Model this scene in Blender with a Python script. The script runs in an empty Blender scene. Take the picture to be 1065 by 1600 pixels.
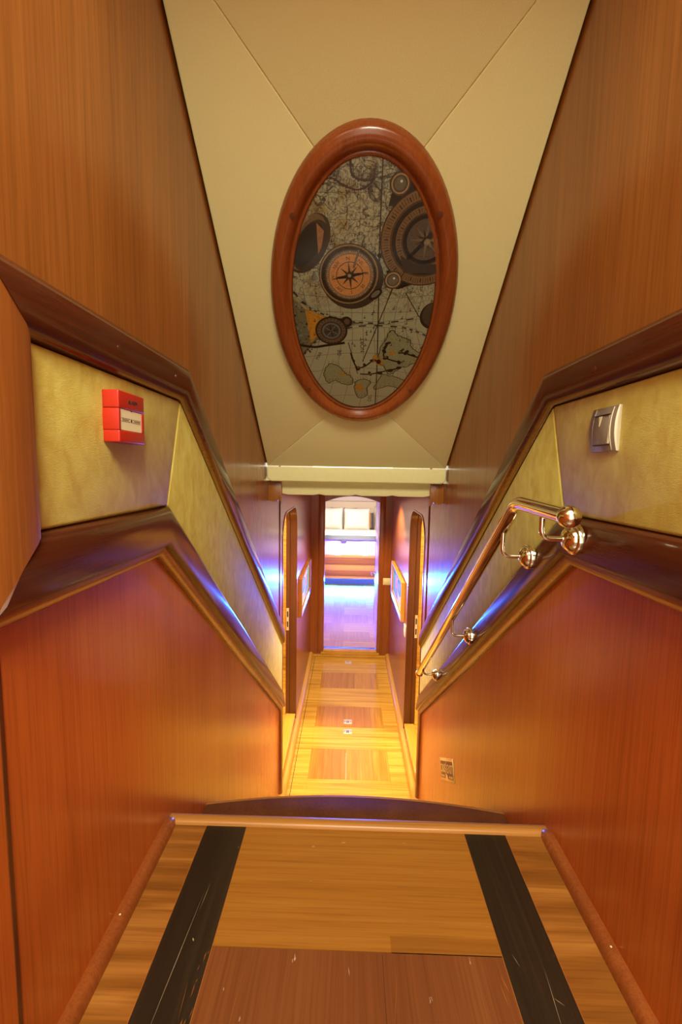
import bpy, bmesh, math, random
from math import sin, cos, pi, radians, sqrt, atan2
from mathutils import Matrix, Vector

S = bpy.context.scene
COL = S.collection

# ------------------------------------------------------------------ camera
CAM = (-0.035, 0.0, 2.27)
F_PX = 670.0
def make_camera():
    cd = bpy.data.cameras.new('camera')
    cd.sensor_fit = 'VERTICAL'; cd.sensor_height = 36.0
    cd.lens = F_PX * 36.0 / 1600.0
    cd.clip_start = 0.02; cd.clip_end = 60
    ob = bpy.data.objects.new('camera', cd); COL.objects.link(ob)
    yaw, pitch, roll = radians(1.053), radians(5.71), radians(1.0)
    cy, sy, cp, sp = cos(yaw), sin(yaw), cos(pitch), sin(pitch)
    r = Vector((cy, sy, 0)); h = Vector((-sy, cy, 0)); z = Vector((0, 0, 1))
    f = h * cp - z * sp; t = h * sp + z * cp
    c, s = cos(roll), sin(roll)
    R = r * c + t * s; T = t * c - r * s
    m = Matrix(((R.x, T.x, -f.x, CAM[0]), (R.y, T.y, -f.y, CAM[1]), (R.z, T.z, -f.z, CAM[2]), (0, 0, 0, 1)))
    ob.matrix_world = m
    S.camera = ob
make_camera()

# ------------------------------------------------------------------ view, world and lamps
S.view_settings.view_transform = 'Standard'
S.view_settings.look = 'None'
S.view_settings.exposure = 0.0
S.view_settings.gamma = 1.0
S.view_settings.use_curve_mapping = False
S.cycles.use_denoising = True
S.cycles.max_bounces = 10
S.cycles.diffuse_bounces = 6
S.cycles.glossy_bounces = 5
S.cycles.sample_clamp_indirect = 6.0

W = bpy.data.worlds.new('world'); S.world = W
W.use_nodes = True
W.node_tree.nodes['Background'].inputs[0].default_value = (1.0, 0.98, 0.72, 1)
W.node_tree.nodes['Background'].inputs[1].default_value = 3.0

def aim(ob, target):
    d = Vector(target) - ob.location
    ob.rotation_euler = d.to_track_quat('-Z', 'Y').to_euler()
def area(name, loc, target, sx, sy, power, color, spread=180):
    l = bpy.data.lights.new(name, 'AREA'); l.shape = 'RECTANGLE'; l.size = sx; l.size_y = sy
    l.energy = power; l.color = color; l.spread = radians(spread)
    o = bpy.data.objects.new(name, l); o.location = loc; COL.objects.link(o); aim(o, target); return o
def spot(name, loc, target, power, color, angle=90, blend=.6, r=.03):
    l = bpy.data.lights.new(name, 'SPOT'); l.energy = power; l.color = color
    l.spot_size = radians(angle); l.spot_blend = blend; l.shadow_soft_size = r
    o = bpy.data.objects.new(name, l); o.location = loc; COL.objects.link(o); aim(o, target); return o
WARM = (1.0, 0.80, 0.36)
area('stairhead_lamp', (0.1, -0.75, 3.75), (0, 0.9, 1.8), 0.7, 0.7, 80, (1, .94, .72))
spot('corridor_downlight', (0.05, 3.15, 2.08), (0.05, 3.15, 0), 108, WARM, 125, .7)
spot('corridor_downlight', (0.22, 4.15, 2.08), (0.2, 4.15, 0), 110, WARM, 120, .6)
area('side_cabin_lamp', (-1.1, 3.5, 2.05), (-1.1, 3.6, 0),  .6, .6, 72, (1, .78, .38))
area('side_cabin_lamp', (1.1, 3.5, 2.05), (1.1, 3.6, 0),  .6, .6, 72, (1, .78, .38))
area('bedroom_ceiling_lamp', (0, 7.6, 2.08), (0, 8.5, .8), 1.4, .5, 30, (1, .84, .54), 120)
spot('bed_front_spot', (0.05, 6.55, 2.06), (0.05, 7.75, .82), 330, (1, .82, .44), 40, .8, .05)  # warm spot added to brighten the front of the bed
area('bed_led_strip_light', (0, 7.93, .20), (0, 7.1, 0.08), 1.9, .05, 380, (.012, .115, 1.0))
area('bedroom_violet_fill', (-1.45, 6.2, .35), (0, 6.2, 0.1), 1.6, .06, 90, (.27, .13, 1.0))  # added pair of violet fill lamps, tinting the bedroom floor lavender
area('bedroom_violet_fill', (1.45, 6.2, .35), (0, 6.2, 0.1), 1.6, .06, 90, (.27, .13, 1.0))

# ------------------------------------------------------------------ materials
def mat_new(name):
    m = bpy.data.materials.new(name); m.use_nodes = True
    nt = m.node_tree; b = nt.nodes['Principled BSDF']
    return m, nt, b
def N(nt, t, **k):
    n = nt.nodes.new(t)
    for a, v in k.items(): setattr(n, a, v)
    return n
def rgba(c): return (c[0], c[1], c[2], 1)

def plain(name, col, rough=.5, metal=0., spec=.5, var=.0, vscale=30, bump=0., coat=0.):
    m, nt, b = mat_new(name)
    tc = N(nt, 'ShaderNodeTexCoord')
    no = N(nt, 'ShaderNodeTexNoise'); no.inputs['Scale'].default_value = vscale; no.inputs['Detail'].default_value = 4
    nt.links.new(tc.outputs['Object'], no.inputs['Vector'])
    mx = N(nt, 'ShaderNodeMix', data_type='RGBA')
    mx.inputs[6].default_value = rgba([c * (1 - var) for c in col]); mx.inputs[7].default_value = rgba([min(1, c * (1 + var)) for c in col])
    nt.links.new(no.outputs['Fac'], mx.inputs[0]); nt.links.new(mx.outputs[2], b.inputs['Base Color'])
    b.inputs['Roughness'].default_value = rough; b.inputs['Metallic'].default_value = metal
    b.inputs['Specular IOR Level'].default_value = spec; b.inputs['Coat Weight'].default_value = coat
    b.inputs['Coat Roughness'].default_value = .08
    if bump:
        bp = N(nt, 'ShaderNodeBump'); bp.inputs['Strength'].default_value = bump; bp.inputs['Distance'].default_value = .002
        nt.links.new(no.outputs['Fac'], bp.inputs['Height']); nt.links.new(bp.outputs[0], b.inputs['Normal'])
    return m

def wood(name, dark, mid, light, grain='z', broad=9., fine=120., rough=.22, spec=.5, ribbon=None, wear=0.):
    """mahogany veneer: ribbon stripes + fibres along one axis + pores, varnished"""
    m, nt, b = mat_new(name)
    tc = N(nt, 'ShaderNodeTexCoord')
    def mapped(sc, al):
        mp = N(nt, 'ShaderNodeMapping')
        s = [sc, sc, sc]; s['xyz'.index(grain)] = sc * al
        mp.inputs['Scale'].default_value = s
        nt.links.new(tc.outputs['Object'], mp.inputs['Vector']); return mp
    def noise(sc, al, detail=3, dist=0.):
        mp = mapped(sc, al); n = N(nt, 'ShaderNodeTexNoise')
        n.inputs['Scale'].default_value = 1; n.inputs['Detail'].default_value = detail; n.inputs['Distortion'].default_value = dist
        nt.links.new(mp.outputs[0], n.inputs['Vector']); return n
    n1 = noise(broad, .06, 3, .4); n2 = noise(fine, .012, 3); n3 = noise(fine * 2.6, .02, 2)
    def math(op, a, bb):
        q = N(nt, 'ShaderNodeMath', operation=op)
        for i, v in enumerate((a, bb)):
            if isinstance(v, (int, float)): q.inputs[i].default_value = v
            else: nt.links.new(v, q.inputs[i])
        return q.outputs[0]
    f = math('ADD', math('MULTIPLY', n1.outputs['Fac'], .55), math('MULTIPLY', n2.outputs['Fac'], .45))
    if ribbon:
        mp = N(nt, 'ShaderNodeMapping'); s = [ribbon[1]] * 3; s['xyz'.index(grain)] = ribbon[0]
        mp.inputs['Scale'].default_value = s; nt.links.new(tc.outputs['Object'], mp.inputs['Vector'])
        n4 = N(nt, 'ShaderNodeTexNoise'); n4.inputs['Scale'].default_value = 1; n4.inputs['Detail'].default_value = 3
        n4.inputs['Distortion'].default_value = .8
        nt.links.new(mp.outputs[0], n4.inputs['Vector'])
        mr = N(nt, 'ShaderNodeMapRange'); mr.inputs[1].default_value = .30; mr.inputs[2].default_value = .70
        nt.links.new(n4.outputs['Fac'], mr.inputs[0])
        f = math('ADD', math('MULTIPLY', f, .5), math('MULTIPLY', mr.outputs[0], .5))
    cr = N(nt, 'ShaderNodeValToRGB')
    e = cr.color_ramp.elements
    e[0].position = .24; e[0].color = rgba(dark); e[1].position = .76; e[1].color = rgba(light)
    k = e.new(.5); k.color = rgba(mid)
    nt.links.new(f, cr.inputs[0])
    mx = N(nt, 'ShaderNodeMix', data_type='RGBA', blend_type='MULTIPLY')
    mp2 = N(nt, 'ShaderNodeMapRange'); mp2.inputs[1].default_value = .34; mp2.inputs[2].default_value = .5
    mp2.inputs[3].default_value = .28; mp2.inputs[4].default_value = 0.
    nt.links.new(n3.outputs['Fac'], mp2.inputs[0]); nt.links.new(mp2.outputs[0], mx.inputs[0])
    nt.links.new(cr.outputs[0], mx.inputs[6]); mx.inputs[7].default_value = (.45, .36, .3, 1)
    out = mx.outputs[2]
    if wear:   # pale scuffs and chips worn into the varnish
        mp3 = N(nt, 'ShaderNodeMapping'); s = [70., 70., 70.]; s['xyz'.index(grain)] = 22.
        mp3.inputs['Scale'].default_value = s; nt.links.new(tc.outputs['Object'], mp3.inputs['Vector'])
        n5 = N(nt, 'ShaderNodeTexNoise'); n5.inputs['Scale'].default_value = 1; n5.inputs['Detail'].default_value = 5
        nt.links.new(mp3.outputs[0], n5.inputs['Vector'])
        th = N(nt, 'ShaderNodeMapRange'); th.inputs[1].default_value = .715; th.inputs[2].default_value = .76
        nt.links.new(n5.outputs['Fac'], th.inputs[0])
        m2 = N(nt, 'ShaderNodeMix', data_type='RGBA'); m2.inputs[7].default_value = (.55, .42, .28, 1)
        mm = math('MULTIPLY', th.outputs[0], wear)
        nt.links.new(mm, m2.inputs[0]); nt.links.new(out, m2.inputs[6]); out = m2.outputs[2]
    nt.links.new(out, b.inputs['Base Color'])
    b.inputs['Roughness'].default_value = rough; b.inputs['Specular IOR Level'].default_value = spec
    bp = N(nt, 'ShaderNodeBump'); bp.inputs['Strength'].default_value = .06; bp.inputs['Distance'].default_value = .001
    nt.links.new(n3.outputs['Fac'], bp.inputs['Height']); nt.links.new(bp.outputs[0], b.inputs['Normal'])
    return m

def leather(name, a, c):
    m, nt, b = mat_new(name)
    tc = N(nt, 'ShaderNodeTexCoord')
    mp = N(nt, 'ShaderNodeMapping'); mp.inputs['Scale'].default_value = (1, 1.3, .8)
    nt.links.new(tc.outputs['Object'], mp.inputs['Vector'])
    n1 = N(nt, 'ShaderNodeTexNoise'); n1.inputs['Scale'].default_value = 24; n1.inputs['Detail'].default_value = 5; n1.inputs['Distortion'].default_value = .6
    nt.links.new(mp.outputs[0], n1.inputs['Vector'])
    cr = N(nt, 'ShaderNodeValToRGB'); e = cr.color_ramp.elements
    e[0].position = .30; e[0].color = rgba(a); e[1].position = .68; e[1].color = rgba(c)
    nt.links.new(n1.outputs['Fac'], cr.inputs[0]); nt.links.new(cr.outputs[0], b.inputs['Base Color'])
    mp2 = N(nt, 'ShaderNodeMapping'); mp2.inputs['Scale'].default_value = (160, 130, 320)
    nt.links.new(tc.outputs['Object'], mp2.inputs['Vector'])
    n2 = N(nt, 'ShaderNodeTexNoise'); n2.inputs['Scale'].default_value = 1; n2.inputs['Detail'].default_value = 3; n2.inputs['Distortion'].default_value = 1.5
    nt.links.new(mp2.outputs[0], n2.inputs['Vector'])
    bp = N(nt, 'ShaderNodeBump'); bp.inputs['Strength'].default_value = .45; bp.inputs['Distance'].default_value = .0015
    nt.links.new(n2.outputs['Fac'], bp.inputs['Height']); nt.links.new(bp.outputs[0], b.inputs['Normal'])
    b.inputs['Roughness'].default_value = .62; b.inputs['Specular IOR Level'].default_value = .3
    return m

def emit(name, col, strength):
    m, nt, b = mat_new(name)
    b.inputs['Base Color'].default_value = rgba(col)
    b.inputs['Emission Color'].default_value = rgba(col); b.inputs['Emission Strength'].default_value = strength
    return m

def pane_mat(name):
    m = bpy.data.materials.new(name); m.use_nodes = True
    nt = m.node_tree; nt.nodes.clear()
    o = N(nt, 'ShaderNodeOutputMaterial'); mx = N(nt, 'ShaderNodeMixShader')
    t = N(nt, 'ShaderNodeBsdfTransparent'); t.inputs[0].default_value = (.99, 1, .99, 1)
    g = N(nt, 'ShaderNodeBsdfGlossy'); g.inputs['Roughness'].default_value = .16
    fr = N(nt, 'ShaderNodeFresnel'); fr.inputs[0].default_value = 1.38
    nt.links.new(fr.outputs[0], mx.inputs[0]); nt.links.new(t.outputs[0], mx.inputs[1]); nt.links.new(g.outputs[0], mx.inputs[2])
    nt.links.new(mx.outputs[0], o.inputs[0]); return m

def ink_mat(name):
    m, nt, b = mat_new(name)
    a = N(nt, 'ShaderNodeAttribute'); a.attribute_name = 'ink'
    no = N(nt, 'ShaderNodeTexNoise'); no.inputs['Scale'].default_value = 160; no.inputs['Detail'].default_value = 3
    tc = N(nt, 'ShaderNodeTexCoord'); nt.links.new(tc.outputs['Object'], no.inputs['Vector'])
    mr = N(nt, 'ShaderNodeMapRange'); mr.inputs[3].default_value = 1.2; mr.inputs[4].default_value = 2.9
    nt.links.new(no.outputs['Fac'], mr.inputs[0])
    vm = N(nt, 'ShaderNodeVectorMath', operation='SCALE')
    nt.links.new(a.outputs['Color'], vm.inputs[0]); nt.links.new(mr.outputs[0], vm.inputs['Scale'])
    nt.links.new(vm.outputs[0], b.inputs['Base Color'])
    b.inputs['Roughness'].default_value = .35; b.inputs['Specular IOR Level'].default_value = .3
    return m

def map_mat(name):
    """old sea chart: pale grey green paper, ochre patches, fine engraved lines"""
    m, nt, b = mat_new(name)
    tc = N(nt, 'ShaderNodeTexCoord')
    def nz(scale, detail=4, dist=0., sc=(1, 1, 1)):
        mp = N(nt, 'ShaderNodeMapping'); mp.inputs['Scale'].default_value = sc
        nt.links.new(tc.outputs['Object'], mp.inputs['Vector'])
        n = N(nt, 'ShaderNodeTexNoise'); n.inputs['Scale'].default_value = scale; n.inputs['Detail'].default_value = detail
        n.inputs['Distortion'].default_value = dist; nt.links.new(mp.outputs[0], n.inputs['Vector']); return n.outputs['Fac']
    def rng(v, a, bb, c=0., d=1.):
        r = N(nt, 'ShaderNodeMapRange'); r.inputs[1].default_value = a; r.inputs[2].default_value = bb
        r.inputs[3].default_value = c; r.inputs[4].default_value = d; nt.links.new(v, r.inputs[0]); return r.outputs[0]
    def mul(a, bb):
        q = N(nt, 'ShaderNodeMath', operation='MULTIPLY')
        for i, v in enumerate((a, bb)):
            if isinstance(v, (int, float)): q.inputs[i].default_value = v
            else: nt.links.new(v, q.inputs[i])
        return q.outputs[0]
    def mix(fac, a, bb):
        q = N(nt, 'ShaderNodeMix', data_type='RGBA'); nt.links.new(fac, q.inputs[0])
        for i, v in ((6, a), (7, bb)):
            if isinstance(v, tuple): q.inputs[i].default_value = rgba(v)
            else: nt.links.new(v, q.inputs[i])
        return q.outputs[2]
    def contour(scale, lvl, w, dist=.6):
        n = nz(scale, 6, dist)
        s = N(nt, 'ShaderNodeMath', operation='SUBTRACT'); nt.links.new(n, s.inputs[0]); s.inputs[1].default_value = lvl
        ab = N(nt, 'ShaderNodeMath', operation='ABSOLUTE'); nt.links.new(s.outputs[0], ab.inputs[0])
        return rng(ab.outputs[0], 0, w, 1, 0)
    sep = N(nt, 'ShaderNodeSeparateXYZ'); nt.links.new(tc.outputs['Object'], sep.inputs[0])
    up = rng(sep.outputs['Y'], -.02, .12)             # the upper, land half of the chart
    c = mix(nz(5, 3), (.74, .78, .52), (.88, .91, .68))
    c = mix(mul(rng(nz(11, 4, .5), .54, .62), mul(up, .8)), c, (.62, .48, .16))
    c = mix(mul(rng(nz(15, 4, .5, (1, 1, 2)), .62, .66), mul(up, .55)), c, (.22, .28, .36))
    # coast lines
    c = mix(mul(contour(9, .5, .016), up), c, (.05, .035, .025))
    c = mix(mul(contour(24, .48, .025), mul(up, .9)), c, (.06, .045, .03))
    c = mix(mul(contour(55, .5, .05), mul(up, .6)), c, (.07, .055, .04))
    # lettering like speckle in columns
    sp = nz(1, 2, 0., (210, 70, 1))
    c = mix(mul(rng(sp, .6, .66), mul(up, .7)), c, (.05, .04, .03))
    sp2 = nz(1, 2, 0., (120, 120, 1))
    c = mix(mul(rng(sp2, .70, .73), .6), c, (.06, .05, .04))
    nt.links.new(c, b.inputs['Base Color'])
    b.inputs['Roughness'].default_value = .35; b.inputs['Specular IOR Level'].default_value = .3
    return m

M = {}
M['wall_wood'] = wood('veneer_upper', (.20, .064, .010), (.29, .098, .016), (.37, .137, .026), 'z', 10, 130, .24)
M['wall_low'] = wood('veneer_lower', (.37, .078, .010), (.48, .110, .015), (.56, .142, .021), 'z', 9, 130, .22)
M['rail'] = wood('rail_mahogany', (.055, .012, .004), (.085, .019, .006), (.115, .028, .009), 'y', 16, 160, .15)
M['post'] = wood('post_mahogany', (.16, .045, .008), (.24, .072, .013), (.31, .10, .02), 'z', 22, 260, .3)
M['bead'] = wood('bead_mahogany', (.22, .07, .014), (.30, .10, .02), (.38, .14, .03), 'y', 14, 150, .2)
M['frame'] = wood('frame_mahogany', (.17, .038, .009), (.25, .060, .013), (.32, .085, .02), 'y', 18, 160, .2)
M['end_wood'] = wood('bulkhead_veneer', (.19, .045, .010), (.26, .066, .014), (.33, .092, .02), 'z', 12, 140, .24)
M['jamb'] = wood('jamb_mahogany', (.065, .017, .005), (.10, .027, .007), (.14, .04, .010), 'z', 18, 150, .22)
M['tread_x'] = wood('tread_across', (.22, .075, .009), (.31, .118, .015), (.39, .165, .025), 'x', 7, 90, .27, wear=.5)
M['tread_dark'] = wood('tread_strip_edge', (.17, .056, .008), (.25, .090, .012), (.32, .13, .02), 'x', 9, 100, .27)
M['tread_y'] = wood('tread_along', (.12, .034, .010), (.17, .050, .014), (.22, .072, .02), 'y', 8, 90, .27, wear=.9)
M['tread_side'] = wood('tread_ribbon', (.15, .050, .008), (.25, .088, .014), (.38, .155, .03), 'x', 8, 90, .27, ribbon=(1.6, 24.), wear=.6)
M['ebony'] = wood('black_inlay', (.011, .007, .0035), (.020, .012, .006), (.042, .025, .012), 'y', 10, 120, .34, wear=.5)
M['nosing'] = wood('nosing_bead', (.30, .12, .022), (.40, .17, .034), (.50, .22, .045), 'x', 8, 90, .32, spec=.35, wear=.5)
M['step'] = wood('lower_step', (.085, .026, .010), (.13, .042, .015), (.18, .06, .022), 'z', 12, 110, .5, spec=.15)
M['fl_light'] = wood('floor_light', (.36, .17, .022), (.50, .26, .04), (.60, .34, .07), 'x', 5, 70, .2, ribbon=(1.2, 30.))
M['fl_dark'] = wood('floor_block', (.24, .085, .014), (.36, .145, .024), (.46, .21, .04), 'y', 30, 90, .2)
M['base'] = wood('skirting', (.40, .19, .025), (.50, .25, .04), (.58, .31, .06), 'y', 8, 90, .2)
M['cream'] = plain('cream_headliner', (.72, .64, .31), .75, var=.04, vscale=240, bump=.25, spec=.3)
M['cream_lip'] = plain('cream_valance', (.72, .64, .31), .6, var=.05, vscale=60, bump=.1, spec=.3)
M['leather'] = leather('tan_leather', (.48, .35, .065), (.59, .515, .125))
M['red'] = plain('red_plastic', (.43, .018, .007), .34, var=.03, vscale=8)
M['red_dark'] = plain('red_gap', (.16, .008, .006), .6)
M['ivory'] = plain('ivory_insert', (.80, .72, .45), .4, var=.02)
M['scuff'] = plain('scuffed_varnish', (.34, .25, .15), .6)
M['black'] = plain('black_ink', (.015, .012, .010), .5)
M['steel'] = plain('polished_steel', (.88, .82, .66), .08, 1.0, var=.03, vscale=20)
M['steel_plain'] = plain('satin_steel', (.82, .80, .74), .42, .8, var=.03)
M['brass'] = plain('brass_plate', (.86, .62, .17), .35, .3, var=.05)
M['brass_dark'] = plain('brass_etched', (.19, .075, .022), .5, .1, var=.06, vscale=80)
M['pewter'] = plain('pewter_plastic', (.30, .24, .18), .33, .35, var=.02)
M['pewter_rim'] = plain('pewter_rim', (.58, .50, .36), .3, .3, var=.02)
M['linen'] = plain('white_linen', (.80, .78, .70), .85, var=.02, vscale=14, bump=.15)
M['grey_linen'] = plain('grey_linen', (.42, .42, .42), .85, var=.04, vscale=14, bump=.15)
M['navy'] = plain('slate_blue_cloth', (.09, .11, .17), .8, var=.08, vscale=30)
M['orange_cloth'] = plain('ochre_cloth', (.62, .30, .04), .8, var=.05)
M['headboard'] = plain('cream_headboard', (.74, .68, .52), .7, var=.03, vscale=60)
M['ceil_white'] = plain('cabin_headliner', (.74, .68, .52), .75, var=.03, vscale=60)
M['bed_light'] = wood('bed_light_wood', (.45, .22, .04), (.55, .29, .06), (.62, .35, .08), 'x', 6, 80, .25)
M['bed_red'] = wood('bed_red_wood', (.22, .085, .022), (.29, .115, .03), (.36, .15, .04), 'x', 6, 80, .25)
M['door_face'] = plain('pale_door_lacquer', (.66, .60, .54), .25, var=.03, vscale=12)
M['switch_white'] = plain('ivory_plastic', (.70, .62, .42), .35, var=.02)
M['led'] = emit('blue_led', (.06, .16, 1.0), 14)
M['chart'] = map_mat('sea_chart'); M['ink'] = ink_mat('chart_ink'); M['pane'] = pane_mat('clear_pane')
M['glass_white'] = plain('white_glass', (.85, .85, .80), .15)
M['canvas'] = plain('white_canvas', (.80, .79, .72), .7, spec=.2)
M['seam'] = plain('shadow_gap', (.05, .03, .015), .9)
def flat(name, col): return plain(name, col, .65, spec=.2, var=.08, vscale=25)
M['p_green'] = flat('art_green', (.12, .50, .14)); M['p_yellow'] = flat('art_yellow', (.85, .60, .05))
M['p_orange'] = flat('art_orange', (.75, .22, .03)); M['p_blue'] = flat('art_blue', (.16, .28, .55))
M['p_grey'] = flat('art_grey', (.32, .33, .40)); M['p_sky'] = flat('art_pale', (.55, .66, .70))

# ------------------------------------------------------------------ helpers
class MB:
    """collects shapes; build() links them as one mesh object"""
    def __init__(s): s.v = []; s.f = []; s.m = []
    def add(s, vs, fs, mi=0):
        o = len(s.v); s.v += [tuple(v) for v in vs]; s.f += [tuple(i + o for i in f) for f in fs]; s.m += [mi] * len(fs)
    def box(s, a, b, mi=0):
        (x0, y0, z0), (x1, y1, z1) = a, b
        s.add([(x0, y0, z0), (x1, y0, z0), (x1, y1, z0), (x0, y1, z0), (x0, y0, z1), (x1, y0, z1), (x1, y1, z1), (x0, y1, z1)],
              [(0, 3, 2, 1), (4, 5, 6, 7), (0, 1, 5, 4), (1, 2, 6, 5), (2, 3, 7, 6), (3, 0, 4, 7)], mi)
    def prism(s, pts, axis, a, b, mi=0):
        """2-D outline extruded along an axis; pts are the other two coordinates in xyz order"""
        def put(p, t):
            return {'x': (t, p[0], p[1]), 'y': (p[0], t, p[1]), 'z': (p[0], p[1], t)}[axis]
        n = len(pts)
        s.add([put(p, a) for p in pts] + [put(p, b) for p in pts],
              [tuple(range(n)), tuple(range(2 * n - 1, n - 1, -1))] + [(i, (i + 1) % n, n + (i + 1) % n, n + i) for i in range(n)], mi)
    def rings(s, rs, closed=True, cap=True, mi=0):
        n = len(rs[0]); vs = [p for r in rs for p in r]; fs = []
        for k in range(len(rs) - 1):
            for i in range(n if closed else n - 1):
                j = (i + 1) % n; fs.append((k * n + i, k * n + j, (k + 1) * n + j, (k + 1) * n + i))
        if cap: fs += [tuple(range(n - 1, -1, -1)), tuple((len(rs) - 1) * n + i for i in range(n))]
        s.add(vs, fs, mi)
    def lathe(s, prof, n=24, o=(0, 0, 0), ax='z', mi=0):
        rs = []
        for r, h in prof:
            ring = []
            for i in range(n):
                a = 2 * pi * i / n; c, d = r * cos(a), r * sin(a)
                p = {'z': (c, d, h), 'x': (h, c, d), 'y': (d, h, c)}[ax]
                ring.append((p[0] + o[0], p[1] + o[1], p[2] + o[2]))
            rs.append(ring)
        s.rings(rs, mi=mi)
    def tube(s, path, r, n=16, mi=0):
        P = [Vector(p) for p in path]; rs = []; up = None
        for i, p in enumerate(P):
            d = ((P[i + 1] - p).normalized() if i < len(P) - 1 else Vector()) + ((p - P[i - 1]).normalized() if i else Vector())
            d.normalize()
            if up is None:
                up = d.orthogonal().normalized()
            up = (up - d * up.dot(d)).normalized(); q = d.cross(up)
            rs.append([tuple(p + (up * cos(2 * pi * k / n) + q * sin(2 * pi * k / n)) * r) for k in range(n)])
        s.rings(rs, mi=mi)
    def build(s, name, mats, parent=None, bevel=0., seg=2, smooth=35., matrix=None):
        me = bpy.data.meshes.new(name); me.from_pydata(s.v, [], s.f)
        if not isinstance(mats, (list, tuple)): mats = [mats]
        for q in mats: me.materials.append(q)
        for p, i in zip(me.polygons, s.m): p.material_index = i
        bm = bmesh.new(); bm.from_mesh(me)
        bmesh.ops.recalc_face_normals(bm, faces=bm.faces)
        if bevel:
            ed = [e for e in bm.edges if len(e.link_faces) == 2 and e.calc_face_angle(0) > radians(25)]
            bmesh.ops.bevel(bm, geom=ed, offset=bevel, segments=seg, profile=.5, affect='EDGES', clamp_overlap=True)
        bm.to_mesh(me); bm.free()
        if smooth:
            for p in me.polygons: p.use_smooth = True
            me.set_sharp_from_angle(angle=radians(smooth))
        ob = bpy.data.objects.new(name, me); COL.objects.link(ob)
        if parent: ob.parent = parent
        elif matrix is not None: ob.matrix_world = matrix
        return ob

def tag(o, label=None, cat=None, group=None, kind=None):
    if label: o['label'] = label
    if cat: o['category'] = cat
    if group: o['group'] = group
    if kind: o['kind'] = kind
    return o
def thing(name, label, cat, matrix=None, group=None, kind=None):
    o = bpy.data.objects.new(name, None); COL.objects.link(o); o.empty_display_size = .05
    if matrix is not None: o.matrix_world = matrix
    return tag(o, label, cat, group, kind)
def struct(o, label=None):
    return tag(o, label=label, kind='structure')
def part(name, mb, mats, parent, label=None, **k):
    o = mb.build(name, mats, parent, **k)
    if label: o['label'] = label
    return o
def frame_mx(o, u, v):
    u = Vector(u).normalized(); v = Vector(v); v = (v - u * v.dot(u)).normalized(); w = u.cross(v)
    return Matrix(((u.x, v.x, w.x, o[0]), (u.y, v.y, w.y, o[1]), (u.z, v.z, w.z, o[2]), (0, 0, 0, 1)))
def on_left(x, y, z): return frame_mx((x, y, z), (0, 1, 0), (0, 0, 1))     # local u = away, v = up, w = into the corridor
def on_right(x, y, z): return frame_mx((x, y, z), (0, -1, 0), (0, 0, 1))

_txt = {}
def text_polys(s, size, width=None):
    """built-in font as flat polygons centred on the origin, size = capital height"""
    cu = bpy.data.curves.new('t', 'FONT'); cu.body = s; cu.size = 1; cu.align_x = 'CENTER'; cu.resolution_u = 3
    ob = bpy.data.objects.new('t', cu); COL.objects.link(ob)
    dg = bpy.context.evaluated_depsgraph_get(); me = ob.evaluated_get(dg).to_mesh()
    vs = [(v.co.x, v.co.y) for v in me.vertices]; fs = [tuple(p.vertices) for p in me.polygons]
    ob.evaluated_get(dg).to_mesh_clear(); bpy.data.objects.remove(ob); bpy.data.curves.remove(cu)
    xs = [v[0] for v in vs]; cx = (min(xs) + max(xs)) / 2; w = max(xs) - min(xs)
    k = size / .70; kx = (width / w) if width else k
    return [((x - cx) * kx, (y - .35) * k) for x, y in vs], fs
def text_into(mb, s, cx, cy, w, size, width=None, thick=.0006, mi=0):
    vs, fs = text_polys(s, size, width); n = len(vs)
    from collections import Counter
    cnt = Counter(tuple(sorted((f[i], f[(i + 1) % len(f)]))) for f in fs for i in range(len(f)))
    side = [(a, b, n + b, n + a) for (a, b), c in cnt.items() if c == 1]
    mb.add([(cx + x, cy + y, w) for x, y in vs] + [(cx + x, cy + y, w + thick) for x, y in vs],
           [tuple(reversed(f)) for f in fs] + [tuple(i + n for i in f) for f in fs] + side, mi)

# ------------------------------------------------------------------ dimensions
HW = .475                      # half width between the walls
ZL = 1.375                     # landing height above the corridor floor
YN = 1.02                      # landing nosing
SL = .80                       # slope of stair and wall rails
YE = 5.02                      # corridor end bulkhead
K = 1 / sqrt(1 + SL * SL)
MIT = (sqrt(1 + SL * SL) - 1) / SL
def yc(z): return 1.038 + MIT * (z - 2.30)     # line where the rails turn down
Y_CUT = 2.75

def sweep(mb, prof, path, side, m0=None, m1=None, mi=0):
    """profile (s across, n out of the wall) along a path in (y, z) on the wall at x = side*HW"""
    n = len(path); S_ = []
    for i in range(n - 1):
        d = Vector((path[i + 1][0] - path[i][0], path[i + 1][1] - path[i][1])).normalized(); S_.append(Vector((-d.y, d.x)))
    ms = []
    for i in range(n):
        if i == 0: ms.append(Vector(m0) if m0 else S_[0])
        elif i == n - 1: ms.append(Vector(m1) if m1 else S_[-1])
        else: ms.append((S_[i - 1] + S_[i]) / (1 + S_[i - 1].dot(S_[i])))
    rs = [[(side * (HW - q), path[i][0] + ms[i].x * s, path[i][1] + ms[i].y * s) for s, q in prof] for i in range(n)]
    mb.rings(rs, closed=True, cap=True, mi=mi)

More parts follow.
